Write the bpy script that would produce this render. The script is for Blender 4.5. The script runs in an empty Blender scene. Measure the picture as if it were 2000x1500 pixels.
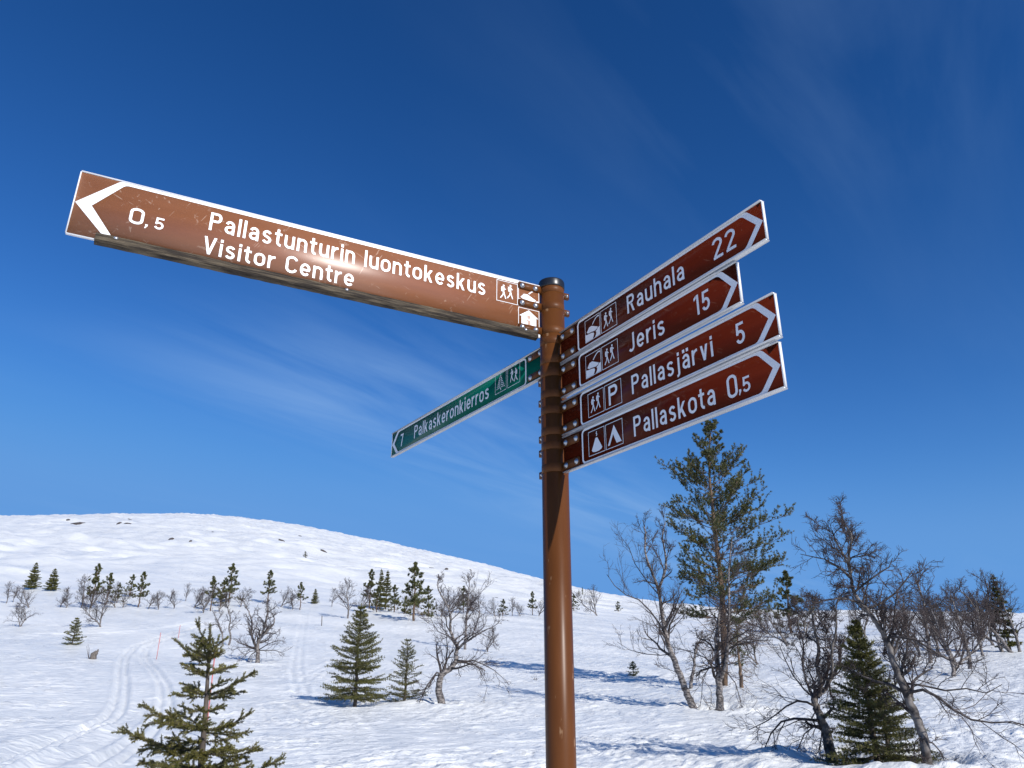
import bpy, math, random
import numpy as np
from mathutils import Matrix, Vector

# ------------------------------------------------------------------ camera
F_PX, PITCH, ROLL = 1500.0, math.radians(22.0), math.radians(0.09)   # measured on a 2000 x 1500 frame
scene = bpy.context.scene
COL = scene.collection
cp, sp_ = math.cos(PITCH), math.sin(PITCH)
_F = np.array([0, cp, sp_]); _U = np.array([0, -sp_, cp]); _R = np.array([1.0, 0, 0])
_c, _s = math.cos(ROLL), math.sin(ROLL)
CR, CU, CF = _c * _R + _s * _U, -_s * _R + _c * _U, _F
cam_d = bpy.data.cameras.new('camera')
cam_d.sensor_width = 36.0
cam_d.lens = 36.0 * F_PX / 2000.0
cam_d.clip_start = 0.05
cam_d.clip_end = 9000.0
cam = bpy.data.objects.new('camera', cam_d)
COL.objects.link(cam)
cam.matrix_world = Matrix(((CR[0], CU[0], -CF[0], 0), (CR[1], CU[1], -CF[1], 0), (CR[2], CU[2], -CF[2], 0), (0, 0, 0, 1)))
scene.camera = cam

# ------------------------------------------------------------------ light
SUN_EL, SUN_BACK = math.radians(31.0), math.radians(39.0)            # sun stands behind the camera, to the right
sun_dir = Vector((math.sin(SUN_BACK) * math.cos(SUN_EL), -math.cos(SUN_BACK) * math.cos(SUN_EL), math.sin(SUN_EL)))
sun_d = bpy.data.lights.new('sun', 'SUN')
sun_d.energy = 4.9
sun_d.angle = math.radians(0.53)
sun_d.color = (1.0, 0.965, 0.92)
sun = bpy.data.objects.new('sun', sun_d)
COL.objects.link(sun)
sun.rotation_euler = sun_dir.to_track_quat('Z', 'Y').to_euler()

world = bpy.data.worlds.new('World')
scene.world = world
world.use_nodes = True
wt = world.node_tree
wn, wl = wt.nodes, wt.links
wn.clear()
w_out = wn.new('ShaderNodeOutputWorld')
w_bg = wn.new('ShaderNodeBackground')
w_bg.inputs['Strength'].default_value = 0.10
sky = wn.new('ShaderNodeTexSky')
sky.sky_type = 'NISHITA'
sky.sun_disc = False
sky.sun_elevation = SUN_EL
sky.sun_rotation = math.pi - SUN_BACK
sky.altitude = 600
sky.air_density = 1.0
sky.dust_density = 0.3
sky.ozone_density = 3.0
w_gam = wn.new('ShaderNodeGamma'); w_gam.inputs['Gamma'].default_value = 1.0
w_hsv = wn.new('ShaderNodeHueSaturation')
w_hsv.inputs['Saturation'].default_value = 1.18
w_hsv.inputs['Value'].default_value = 0.92
w_mix = wn.new('ShaderNodeMix'); w_mix.data_type = 'RGBA'; w_mix.blend_type = 'MIX'
w_tc = wn.new('ShaderNodeTexCoord')
# thin cirrus: the view direction is dropped on a flat layer high above the ground
w_sep = wn.new('ShaderNodeSeparateXYZ')
w_zc = wn.new('ShaderNodeMath'); w_zc.operation = 'MAXIMUM'; w_zc.inputs[1].default_value = 0.06
w_div = wn.new('ShaderNodeVectorMath'); w_div.operation = 'DIVIDE'
w_cmb = wn.new('ShaderNodeCombineXYZ')
w_map = wn.new('ShaderNodeMapping')
w_map.vector_type = 'TEXTURE'
w_map.inputs['Rotation'].default_value = (0, 0, math.radians(55))
w_map.inputs['Scale'].default_value = (2.2, 0.45, 1.0)
w_n1 = wn.new('ShaderNodeTexNoise')
w_n1.inputs['Scale'].default_value = 1.15; w_n1.inputs['Detail'].default_value = 7; w_n1.inputs['Roughness'].default_value = 0.56
w_n1.inputs['Distortion'].default_value = 0.5
w_n2 = wn.new('ShaderNodeTexNoise')
w_n2.inputs['Scale'].default_value = 0.42; w_n2.inputs['Detail'].default_value = 2
w_r1 = wn.new('ShaderNodeMapRange'); w_r1.inputs['From Min'].default_value = 0.40; w_r1.inputs['From Max'].default_value = 0.85
w_r2 = wn.new('ShaderNodeMapRange'); w_r2.inputs['From Min'].default_value = 0.42; w_r2.inputs['From Max'].default_value = 0.66
w_mul = wn.new('ShaderNodeMath'); w_mul.operation = 'MULTIPLY'
w_mul2 = wn.new('ShaderNodeMath'); w_mul2.operation = 'MULTIPLY'; w_mul2.inputs[1].default_value = 0.60
w_mix.inputs[7].default_value = (3.2, 5.2, 8.4, 1)
w_map.inputs['Location'].default_value = (15.5, 6.5, 0)
w_mp2 = wn.new('ShaderNodeMapping'); w_mp2.inputs['Location'].default_value = (8.5, 11.5, 0)
wl.new(w_tc.outputs['Generated'], w_sep.inputs[0])
wl.new(w_sep.outputs['Z'], w_zc.inputs[0])
for i in range(3):
    wl.new(w_zc.outputs[0], w_cmb.inputs[i])
wl.new(w_tc.outputs['Generated'], w_div.inputs[0]); wl.new(w_cmb.outputs[0], w_div.inputs[1])
wl.new(w_div.outputs[0], w_map.inputs['Vector'])
wl.new(w_map.outputs[0], w_n1.inputs['Vector'])
wl.new(w_div.outputs[0], w_mp2.inputs['Vector']); wl.new(w_mp2.outputs[0], w_n2.inputs['Vector'])
wl.new(w_n1.outputs['Fac'], w_r1.inputs['Value']); wl.new(w_n2.outputs['Fac'], w_r2.inputs['Value'])
# one long band of cirrus low in the view and a thin patch higher up, placed on the cloud layer
w_rot = wn.new('ShaderNodeMapping'); w_rot.vector_type = 'TEXTURE'; w_rot.inputs['Rotation'].default_value = (0, 0, math.radians(59.5))
wl.new(w_div.outputs[0], w_rot.inputs['Vector'])
w_sp2 = wn.new('ShaderNodeSeparateXYZ'); wl.new(w_rot.outputs[0], w_sp2.inputs[0])
def w_math(op, a, b_=None):
    q = wn.new('ShaderNodeMath'); q.operation = op
    for k_, v_ in enumerate((a, b_)):
        if v_ is None: continue
        if isinstance(v_, (int, float)): q.inputs[k_].default_value = v_
        else: wl.new(v_, q.inputs[k_])
    return q.outputs[0]
def w_fade(v_, a, b_, hi=1.0):
    q = wn.new('ShaderNodeMapRange'); q.interpolation_type = 'SMOOTHSTEP'; q.inputs['From Min'].default_value = a; q.inputs['From Max'].default_value = b_
    q.inputs['To Min'].default_value = hi; q.inputs['To Max'].default_value = 0.0; wl.new(v_, q.inputs['Value']); return q.outputs[0]
band = w_math('MULTIPLY', w_fade(w_math('ABSOLUTE', w_math('SUBTRACT', w_sp2.outputs['Y'], 1.75)), 0.12, 0.85), w_math('SUBTRACT', 1.0, w_fade(w_sp2.outputs['X'], 0.9, 2.0)))
du = w_math('SUBTRACT', w_sp2.outputs['X'], 1.2); dv = w_math('SUBTRACT', w_sp2.outputs['Y'], 0.0)
spot = w_fade(w_math('SQRT', w_math('ADD', w_math('MULTIPLY', du, du), w_math('MULTIPLY', dv, dv))), 0.1, 0.6, 0.26)
w_cov = w_math('ADD', w_math('MAXIMUM', band, spot), w_math('MULTIPLY', w_r2.outputs[0], 0.12))
wl.new(w_r1.outputs[0], w_mul.inputs[0]); wl.new(w_cov, w_mul.inputs[1])
wl.new(w_mul.outputs[0], w_mul2.inputs[0])
wl.new(sky.outputs[0], w_gam.inputs['Color']); wl.new(w_gam.outputs[0], w_hsv.inputs['Color'])
# deepen the blue: one tone curve per channel
w_spl = wn.new('ShaderNodeSeparateColor'); w_cmc = wn.new('ShaderNodeCombineColor')
wl.new(w_hsv.outputs[0], w_spl.inputs[0])
for i, (k_, g_) in enumerate(((0.80, 1.67), (0.85, 1.39), (0.964, 1.35))):
    pw = wn.new('ShaderNodeMath'); pw.operation = 'POWER'; pw.inputs[1].default_value = g_
    ml = wn.new('ShaderNodeMath'); ml.operation = 'MULTIPLY'; ml.inputs[1].default_value = k_
    wl.new(w_spl.outputs[i], pw.inputs[0]); wl.new(pw.outputs[0], ml.inputs[0]); sm = wn.new('ShaderNodeMath'); sm.operation = 'SMOOTH_MIN'; sm.inputs[1].default_value = (1.25, 3.3, 7.3)[i]; sm.inputs[2].default_value = (0.9, 2.0, 4.0)[i]
    wl.new(ml.outputs[0], sm.inputs[0]); wl.new(sm.outputs[0], w_cmc.inputs[i])
wl.new(w_cmc.outputs[0], w_mix.inputs[6])
wl.new(w_mul2.outputs[0], w_mix.inputs[0])
wl.new(w_mix.outputs[2], w_bg.inputs['Color'])
wl.new(w_bg.outputs[0], w_out.inputs['Surface'])

scene.view_settings.view_transform = 'Standard'
scene.view_settings.look = 'None'
scene.view_settings.exposure = 0.0
scene.view_settings.gamma = 1.0
scene.view_settings.use_curve_mapping = False

# ------------------------------------------------------------------ helpers
def ray(x, y):
    d = CR * ((x - 1000) / F_PX) + CU * ((750 - y) / F_PX) + CF
    return d / np.linalg.norm(d)

def unit(v):
    v = np.asarray(v, float)
    return v / max(np.linalg.norm(v), 1e-9)

class Geo:
    """Collects vertices and polygons (numpy) for one mesh."""
    def __init__(self):
        self.v = []; self.n = 0; self.tri = []; self.quad = []; self.poly = []
    def add(self, v, tri=None, quad=None, poly=None):
        v = np.asarray(v, float).reshape(-1, 3)
        if tri is not None and len(tri): self.tri.append(np.asarray(tri, int).reshape(-1, 3) + self.n)
        if quad is not None and len(quad): self.quad.append(np.asarray(quad, int).reshape(-1, 4) + self.n)
        if poly is not None:
            for p in poly: self.poly.append([i + self.n for i in p])
        self.v.append(v); self.n += len(v)
    def mesh(self, name, smooth=False):
        me = bpy.data.meshes.new(name)
        V = np.concatenate(self.v) if self.v else np.zeros((0, 3))
        loops, tot = [], []
        for arr, k in ((self.tri, 3), (self.quad, 4)):
            if arr:
                a = np.concatenate(arr); loops.append(a.ravel()); tot.append(np.full(len(a), k))
        for p in self.poly:
            loops.append(np.array(p)); tot.append(np.array([len(p)]))
        L = np.concatenate(loops).astype(np.int32); T = np.concatenate(tot).astype(np.int32)
        S = np.concatenate(([0], np.cumsum(T)[:-1])).astype(np.int32)
        me.vertices.add(len(V)); me.vertices.foreach_set('co', V.astype(np.float32).ravel())
        me.loops.add(len(L)); me.loops.foreach_set('vertex_index', L)
        me.polygons.add(len(T)); me.polygons.foreach_set('loop_start', S)
        me.polygons.foreach_set('loop_total', T)
        if smooth:
            me.polygons.foreach_set('use_smooth', np.ones(len(T), bool))
        me.update(calc_edges=True)
        me.validate()
        return me
    # ---- shapes
    def box(self, o, ax, ay, az_):
        """o = corner, ax/ay/az_ = edge vectors"""
        o, ax, ay, az_ = [np.asarray(q, float) for q in (o, ax, ay, az_)]
        v = [o, o + ax, o + ax + ay, o + ay, o + az_, o + ax + az_, o + ax + ay + az_, o + ay + az_]
        q = [(0, 3, 2, 1), (4, 5, 6, 7), (0, 1, 5, 4), (1, 2, 6, 5), (2, 3, 7, 6), (3, 0, 4, 7)]
        if np.dot(np.cross(ax, ay), az_) < 0: q = [f[::-1] for f in q]
        self.add(v, quad=q)
    def tube(self, P, r, sides=6, cap=True):
        P = np.asarray(P, float); r = np.asarray(r, float) * np.ones(len(P))
        T = np.gradient(P, axis=0); T /= np.maximum(np.linalg.norm(T, axis=1, keepdims=True), 1e-9)
        a = np.array([0.31, 0.77, 0.55]) if abs(T[0] @ np.array([0.31, 0.77, 0.55])) < .9 else np.array([1., 0, 0])
        A = np.cross(T, a); A /= np.maximum(np.linalg.norm(A, axis=1, keepdims=True), 1e-9)
        B = np.cross(T, A)
        th = np.arange(sides) * 2 * math.pi / sides
        V = P[:, None, :] + r[:, None, None] * (np.cos(th)[None, :, None] * A[:, None, :] + np.sin(th)[None, :, None] * B[:, None, :])
        k = len(P); i = np.arange(k - 1)[:, None] * sides; j = np.arange(sides)[None, :]; j2 = (j + 1) % sides
        Q = np.stack([i + j, i + j2, i + sides + j2, i + sides + j], -1).reshape(-1, 4)
        poly = [list(range(sides))[::-1], list(range((k - 1) * sides, k * sides))] if cap else None
        self.add(V.reshape(-1, 3), quad=Q, poly=poly)
    def revolve(self, o, axis, prof, sides=24):
        """prof: list of (radius, distance along axis)"""
        axis = unit(axis); a = unit(np.cross(axis, [0.3, 0.8, 0.52] if abs(axis[2]) > .5 else [0, 0, 1])); b = np.cross(axis, a)
        th = np.arange(sides) * 2 * math.pi / sides
        V = []
        for r, h in prof:
            V.append(np.asarray(o) + axis * h + r * (np.cos(th)[:, None] * a + np.sin(th)[:, None] * b))
        V = np.concatenate(V); k = len(prof)
        i = np.arange(k - 1)[:, None] * sides; j = np.arange(sides)[None, :]; j2 = (j + 1) % sides
        Q = np.stack([i + j, i + j2, i + sides + j2, i + sides + j], -1).reshape(-1, 4)
        poly = []
        if prof[0][0] > 1e-6: poly.append(list(range(sides))[::-1])
        if prof[-1][0] > 1e-6: poly.append(list(range((k - 1) * sides, k * sides)))
        self.add(V, quad=Q, poly=poly)

def obj(name, geo, mat, parent=None, smooth=False, me=None, **props):
    me = me or geo.mesh(name, smooth)
    if mat is not None and not me.materials: me.materials.append(mat)
    o = bpy.data.objects.new(name, me)
    COL.objects.link(o)
    if parent is not None: o.parent = parent
    for k, v in props.items(): o[k] = v
    return o

def thing(name, label, category, loc=(0, 0, 0), rz=0.0, scale=1.0, group=None):
    e = bpy.data.objects.new(name, None)
    e.empty_display_size = 0.2
    COL.objects.link(e)
    e.location = loc; e.rotation_euler = (0, 0, rz); e.scale = (scale,) * 3 if not hasattr(scale, '__len__') else scale
    e['label'] = label; e['category'] = category
    if group: e['group'] = group
    return e

# ------------------------------------------------------------------ materials
def mat(name, col, rough=0.5, metal=0.0, spec=0.5, **kw):
    m = bpy.data.materials.new(name); m.use_nodes = True
    b = m.node_tree.nodes['Principled BSDF']
    b.inputs['Base Color'].default_value = (*col, 1); b.inputs['Roughness'].default_value = rough
    b.inputs['Metallic'].default_value = metal; b.inputs['Specular IOR Level'].default_value = spec
    for k, v in kw.items(): b.inputs[k].default_value = v
    return m

def nodes(m): return m.node_tree.nodes, m.node_tree.links, m.node_tree.nodes['Principled BSDF']

def ramp(n, stops):
    r = n.new('ShaderNodeValToRGB')
    while len(r.color_ramp.elements) < len(stops): r.color_ramp.elements.new(0.5)
    for e, (p, c) in zip(r.color_ramp.elements, stops):
        e.position = p; e.color = (*c, 1) if len(c) == 3 else c
    return r

def noise(n, l, vec, scale, detail=3, rough=0.55, dist=0.0, mscale=None, rot=None):
    t = n.new('ShaderNodeTexNoise')
    t.inputs['Scale'].default_value = scale; t.inputs['Detail'].default_value = detail
    t.inputs['Roughness'].default_value = rough; t.inputs['Distortion'].default_value = dist
    if mscale or rot:
        mp = n.new('ShaderNodeMapping')
        if rot:
            mp.vector_type = 'TEXTURE'; mp.inputs['Rotation'].default_value = rot
            mscale = tuple(1.0 / q for q in (mscale or (1, 1, 1)))
        if mscale: mp.inputs['Scale'].default_value = mscale
        l.new(vec, mp.inputs['Vector']); vec = mp.outputs[0]
    l.new(vec, t.inputs['Vector'])
    return t

def noisy(name, c1, c2, scale, rough=0.6, mscale=None, bump=0.0, bscale=None, lo=0.35, hi=0.65, metal=0.0, spec=0.5, detail=4):
    m = mat(name, c1, rough, metal, spec); n, l, b = nodes(m)
    tc = n.new('ShaderNodeTexCoord')
    t = noise(n, l, tc.outputs['Object'], scale, detail, mscale=mscale)
    r = ramp(n, [(lo, c1), (hi, c2)])
    l.new(t.outputs['Fac'], r.inputs[0]); l.new(r.outputs[0], b.inputs['Base Color'])
    if bump:
        t2 = noise(n, l, tc.outputs['Object'], bscale or scale * 3, 4, mscale=mscale)
        bp = n.new('ShaderNodeBump'); bp.inputs['Strength'].default_value = bump; bp.inputs['Distance'].default_value = 0.01
        l.new(t2.outputs['Fac'], bp.inputs['Height']); l.new(bp.outputs[0], b.inputs['Normal'])
    return m

M = {}
# snow
m = mat('snow', (0.815, 0.825, 0.79), 0.32, 0, 0.5); n, l, b = nodes(m)
g = n.new('ShaderNodeNewGeometry')
t1 = noise(n, l, g.outputs['Position'], 1.0, 5, 0.6, 0.3, (1.6, 3.4, 1.6), (0, 0, math.radians(40)))
t2 = noise(n, l, g.outputs['Position'], 9.0, 4, 0.6)
tp = noise(n, l, g.outputs['Position'], 0.16, 3, 0.5)
rp = n.new('ShaderNodeMapRange'); rp.inputs['From Min'].default_value = 0.40; rp.inputs['From Max'].default_value = 0.64
rp.inputs['To Min'].default_value = 0.12; rp.inputs['To Max'].default_value = 1.0
l.new(tp.outputs['Fac'], rp.inputs['Value'])
b1 = n.new('ShaderNodeBump'); b1.inputs['Distance'].default_value = 0.12; b1.inputs['Strength'].default_value = 0.7
b2 = n.new('ShaderNodeBump'); b2.inputs['Distance'].default_value = 0.04
l.new(t1.outputs['Fac'], b1.inputs['Height']); l.new(t2.outputs['Fac'], b2.inputs['Height'])
l.new(rp.outputs[0], b2.inputs['Strength'])
l.new(b1.outputs[0], b2.inputs['Normal']); l.new(b2.outputs[0], b.inputs['Normal'])
# wind crust: glazed streaks lie beside softer, brighter snow
cr1 = noise(n, l, g.outputs['Position'], 1.0, 4, 0.6, 0.2, (0.030, 0.19, 0.03), (0, 0, math.radians(-33)))
cr2 = noise(n, l, g.outputs['Position'], 1.0, 4, 0.65, 0.3, (1.1, 3.6, 1.0), (0, 0, math.radians(10)))
cm = n.new('ShaderNodeMath'); cm.operation = 'MULTIPLY'; l.new(cr1.outputs['Fac'], cm.inputs[0]); l.new(cr2.outputs['Fac'], cm.inputs[1])
ca = n.new('ShaderNodeMath'); ca.operation = 'ADD'; l.new(cr1.outputs['Fac'], ca.inputs[0]); l.new(cr2.outputs['Fac'], ca.inputs[1])
cr = ramp(n, [(0.40, (0.76, 0.765, 0.735)), (0.62, (0.89, 0.885, 0.84))])
hf = n.new('ShaderNodeMath'); hf.operation = 'MULTIPLY'; hf.inputs[1].default_value = 0.5; l.new(ca.outputs[0], hf.inputs[0])
l.new(hf.outputs[0], cr.inputs[0]); l.new(cr.outputs[0], b.inputs['Base Color'])
rr_ = n.new('ShaderNodeMapRange'); rr_.inputs['From Min'].default_value = 0.38; rr_.inputs['From Max'].default_value = 0.62
rr_.inputs['To Min'].default_value = 0.26; rr_.inputs['To Max'].default_value = 0.55
l.new(hf.outputs[0], rr_.inputs['Value']); l.new(rr_.outputs[0], b.inputs['Roughness'])
M['snow'] = m
# painted steel post
m = mat('brown_paint', (0.19, 0.078, 0.028), 0.36, 0, 0.16); n, l, b = nodes(m)
tc = n.new('ShaderNodeTexCoord')
t = noise(n, l, tc.outputs['Object'], 6, 5, mscale=(3, 3, 0.7)); r = ramp(n, [(0.3, (0.092, 0.031, 0.008)), (0.7, (0.122, 0.043, 0.012))])
l.new(t.outputs['Fac'], r.inputs[0])
ts = noise(n, l, tc.outputs['Object'], 45, 3, mscale=(1, 1, 0.35)); rs = ramp(n, [(0.665, (0, 0, 0)), (0.72, (.8, .8, .8))])
l.new(ts.outputs['Fac'], rs.inputs[0])
mx = n.new('ShaderNodeMix'); mx.data_type = 'RGBA'; mx.inputs[7].default_value = (0.26, 0.15, 0.08, 1)
l.new(rs.outputs[0], mx.inputs[0]); l.new(r.outputs[0], mx.inputs[6]); l.new(mx.outputs[2], b.inputs['Base Color'])
tr = n.new('ShaderNodeMapRange'); tr.inputs['To Min'].default_value = 0.22; tr.inputs['To Max'].default_value = 0.42
l.new(t.outputs['Fac'], tr.inputs['Value']); l.new(tr.outputs[0], b.inputs['Roughness'])
M['pole'] = m
M['band'] = noisy('brown_band', (0.10, 0.034, 0.009), (0.13, 0.046, 0.013), 12, 0.42, spec=0.15)
M['cap'] = noisy('black_plastic', (0.008, 0.009, 0.011), (0.016, 0.017, 0.02), 20, 0.34)
M['steel'] = noisy('galvanised_steel', (0.42, 0.43, 0.44), (0.60, 0.61, 0.62), 60, 0.36, metal=0.85)
M['alu'] = noisy('brushed_aluminium', (0.48, 0.49, 0.50), (0.60, 0.61, 0.62), 30, 0.38, mscale=(0.1, 0.1, 1), metal=0.55)
M['white'] = noisy('white_film', (0.74, 0.75, 0.76), (0.82, 0.82, 0.82), 18, 0.38)
M['rim'] = noisy('white_edge', (0.72, 0.72, 0.71), (0.84, 0.84, 0.83), 25, 0.32)
def film(name, c1, c2, rough, worn=0.0, spec=0.5):
    m = mat(name, c1, rough, 0, spec); n, l, b = nodes(m); tc = n.new('ShaderNodeTexCoord')
    t = noise(n, l, tc.outputs['Object'], 9, 5, mscale=(0.5, 0.5, 5)); r = ramp(n, [(0.3, c1), (0.72, c2)])
    l.new(t.outputs['Fac'], r.inputs[0]); last = r.outputs[0]
    if worn:
        # flecks and thin scratches worn into the film
        a = noise(n, l, tc.outputs['Object'], 55, 4, 0.65, 0.6); ra = ramp(n, [(0.615, (0, 0, 0)), (0.66, (1, 1, 1))])
        pa = noise(n, l, tc.outputs['Object'], 7, 3); rpa = ramp(n, [(0.44, (0, 0, 0)), (0.56, (1, 1, 1))])
        s = noise(n, l, tc.outputs['Object'], 16, 2, 0.5, 0.2, (9, 9, 1.0), (0.0, 0.5, 0.4)); rs = ramp(n, [(0.705, (0, 0, 0)), (0.73, (1, 1, 1))])
        s2 = noise(n, l, tc.outputs['Object'], 14, 2, 0.5, 0.2, (1.0, 1.0, 12), (0.3, 0.6, 0)); rs2 = ramp(n, [(0.71, (0, 0, 0)), (0.735, (1, 1, 1))])
        for q, rq in ((a, ra), (pa, rpa), (s, rs), (s2, rs2)): l.new(q.outputs['Fac'], rq.inputs[0])
        mu = n.new('ShaderNodeMath'); mu.operation = 'MULTIPLY'; l.new(ra.outputs[0], mu.inputs[0]); l.new(rpa.outputs[0], mu.inputs[1])
        ad = n.new('ShaderNodeMath'); ad.operation = 'MAXIMUM'; l.new(mu.outputs[0], ad.inputs[0]); l.new(rs.outputs[0], ad.inputs[1])
        ad2 = n.new('ShaderNodeMath'); ad2.operation = 'MAXIMUM'; l.new(ad.outputs[0], ad2.inputs[0]); l.new(rs2.outputs[0], ad2.inputs[1])
        k = n.new('ShaderNodeMath'); k.operation = 'MULTIPLY'; k.inputs[1].default_value = worn; l.new(ad2.outputs[0], k.inputs[0])
        mx = n.new('ShaderNodeMix'); mx.data_type = 'RGBA'; mx.inputs[7].default_value = (0.52, 0.34, 0.24, 1)
        l.new(k.outputs[0], mx.inputs[0]); l.new(last, mx.inputs[6]); last = mx.outputs[2]
        rr = n.new('ShaderNodeMapRange'); rr.inputs['To Min'].default_value = rough - .06; rr.inputs['To Max'].default_value = rough + .08
        l.new(pa.outputs['Fac'], rr.inputs['Value']); l.new(rr.outputs[0], b.inputs['Roughness'])
    l.new(last, b.inputs['Base Color'])
    return m
M['film_faded'] = film('faded_brown_film', (0.235, 0.084, 0.029), (0.275, 0.100, 0.036), 0.40, 0.65, 1.0)
M['film_brown'] = film('brown_film', (0.068, 0.0085, 0.0032), (0.088, 0.0125, 0.0046), 0.16, 0.07, 0.05)
M['film_green'] = film('green_film', (0.002, 0.105, 0.075), (0.004, 0.125, 0.09), 0.18, 0.0, 0.05)
M['batten'] = noisy('weathered_wood', (0.018, 0.011, 0.005), (0.15, 0.115, 0.07), 55, 0.8, mscale=(0.22, 0.22, 3.2), bump=0.7, bscale=90, lo=0.42, hi=0.72)
# vegetation
M['bark_birch'] = noisy('birch_bark', (0.040, 0.033, 0.030), (0.27, 0.24, 0.22), 9, 0.8, mscale=(1, 1, 2.4), bump=0.5, lo=0.40, hi=0.60)
M['bark_dark'] = noisy('birch_limb_bark', (0.035, 0.028, 0.026), (0.13, 0.108, 0.097), 12, 0.85, lo=0.45, hi=0.70)
M['bark_grey'] = noisy('old_birch_bark', (0.035, 0.028, 0.025), (0.23, 0.205, 0.185), 7, 0.85, bump=0.6, lo=0.42, hi=0.66)
M['twig'] = noisy('birch_twig', (0.040, 0.028, 0.026), (0.075, 0.052, 0.046), 6, 0.8)
M['bark_pine'] = noisy('pine_bark', (0.06, 0.042, 0.03), (0.20, 0.125, 0.075), 8, 0.85, mscale=(1, 1, .5), bump=0.5)
M['bark_spruce'] = noisy('spruce_bark', (0.055, 0.043, 0.034), (0.12, 0.095, 0.075), 12, 0.85)
M['needle_pine'] = noisy('pine_needles', (0.042, 0.052, 0.013), (0.112, 0.112, 0.030), 2.2, 0.55)
M['needle_spruce'] = noisy('spruce_needles', (0.060, 0.064, 0.012), (0.150, 0.140, 0.030), 3.0, 0.55)
M['needle_young'] = noisy('young_spruce_needles', (0.070, 0.072, 0.012), (0.165, 0.145, 0.030), 5.0, 0.5)
M['red_plastic'] = noisy('red_stake_paint', (0.52, 0.09, 0.08), (0.60, 0.20, 0.18), 8, 0.45)
M['grey_wood'] = noisy('grey_dead_wood', (0.06, 0.05, 0.043), (0.22, 0.19, 0.165), 14, 0.9, mscale=(2, 2, .4), bump=0.8)
M['rock'] = noisy('bare_rock', (0.04, 0.032, 0.03), (0.10, 0.08, 0.07), 0.8, 0.9)

# ------------------------------------------------------------------ terrain
def _hash(ix, iy, seed):
    h = (ix * 374761393 + iy * 668265263 + seed * 974634541) & 0xFFFFFFFF
    h = ((h ^ (h >> 13)) * 1274126177) & 0xFFFFFFFF
    return (h ^ (h >> 16)) & 0xFFFFFFFF

def perlin(x, y, seed=0):
    x = np.asarray(x, float); y = np.asarray(y, float)
    x0 = np.floor(x); y0 = np.floor(y); fx = x - x0; fy = y - y0
    ix = x0.astype(np.int64); iy = y0.astype(np.int64)
    u = fx * fx * fx * (fx * (fx * 6 - 15) + 10); v = fy * fy * fy * (fy * (fy * 6 - 15) + 10)
    out = 0
    for dx in (0, 1):
        for dy in (0, 1):
            a = _hash(ix + dx, iy + dy, seed) * (2 * math.pi / 4294967296.0)
            w = (u if dx else 1 - u) * (v if dy else 1 - v)
            out = out + w * (np.cos(a) * (fx - dx) + np.sin(a) * (fy - dy))
    return out * 1.5

DS = np.array([0, 7, 14, 20, 27, 34, 48, 65, 90, 140, 250, 500, 950, 1400, 2600], float)
# heights of the ground at these distances, read along columns of the photograph (pixel rows at 14 ... 950 m)
COLS = {
    -500: (1492, 1440, 1385, 1345, 1290, 1240, 1186, 1134, 1084, 1036, 1006),
    100: (1492, 1440, 1385, 1345, 1290, 1240, 1186, 1134, 1084, 1036, 1006),
    280: (1492, 1440, 1385, 1345, 1290, 1240, 1187, 1135, 1085, 1036, 1003),
    450: (1492, 1440, 1383, 1345, 1290, 1240, 1188, 1138, 1090, 1045, 1016),
    600: (1492, 1440, 1381, 1345, 1290, 1240, 1190, 1145, 1105, 1065, 1040),
    750: (1492, 1440, 1380, 1345, 1290, 1242, 1195, 1155, 1123, 1090, 1069),
    900: (1492, 1440, 1380, 1345, 1290, 1245, 1201, 1167, 1142, 1116, 1099),
    1050: (1492, 1440, 1380, 1345, 1291, 1248, 1208, 1181, 1164, 1148, 1137),
    1200: (1492, 1440, 1380, 1345, 1296, 1256, 1222, 1202, 1188, 1177, 1170),
    1500: (1492, 1440, 1383, 1350, 1305, 1268, 1238, 1220, 1210, 1207, 1215),
    1800: (1492, 1440, 1390, 1355, 1312, 1275, 1240, 1218, 1207, 1210, 1220),
    2500: (1492, 1440, 1390, 1355, 1312, 1275, 1240, 1216, 1205, 1210, 1220)}
AZS, ZT = [], []
for cx, ys in sorted(COLS.items()):
    zz = []
    for d, y in zip(DS[2:13], ys):
        r = ray(cx, y); zz.append(d * r[2] / math.hypot(r[0], r[1]))
    r = ray(cx, 1356); AZS.append(math.atan2(r[0], r[1]))
    ZT.append([-1.6, -1.6 + (zz[0] + 1.6) * .52] + zz + [zz[-1] * .93, zz[-1] * .5])
AZS = np.array(AZS); ZT = np.array(ZT)
_S = lambda d: np.log(d + 9.0)
_NA, _NS = 241, 300
_ga = np.radians(np.linspace(-60, 60, _NA)); _gs = np.linspace(_S(0), _S(2600), _NS)
_T1 = np.array([np.interp(_gs, _S(DS), row) for row in ZT])
_T2 = np.array([np.interp(_ga, AZS, _T1[:, j]) for j in range(_NS)]).T
def _blur(a, k, axis):
    x = np.arange(-3 * k, 3 * k + 1); w = np.exp(-.5 * (x / k) ** 2); w /= w.sum()
    pad = [(0, 0), (0, 0)]; pad[axis] = (3 * k, 3 * k)
    ap = np.pad(a, pad, mode='reflect', reflect_type='odd')
    return np.apply_along_axis(lambda r: np.convolve(r, w, 'valid'), axis, ap)
_T2 = _blur(_blur(_T2, 5, 1), 4, 0)

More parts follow.
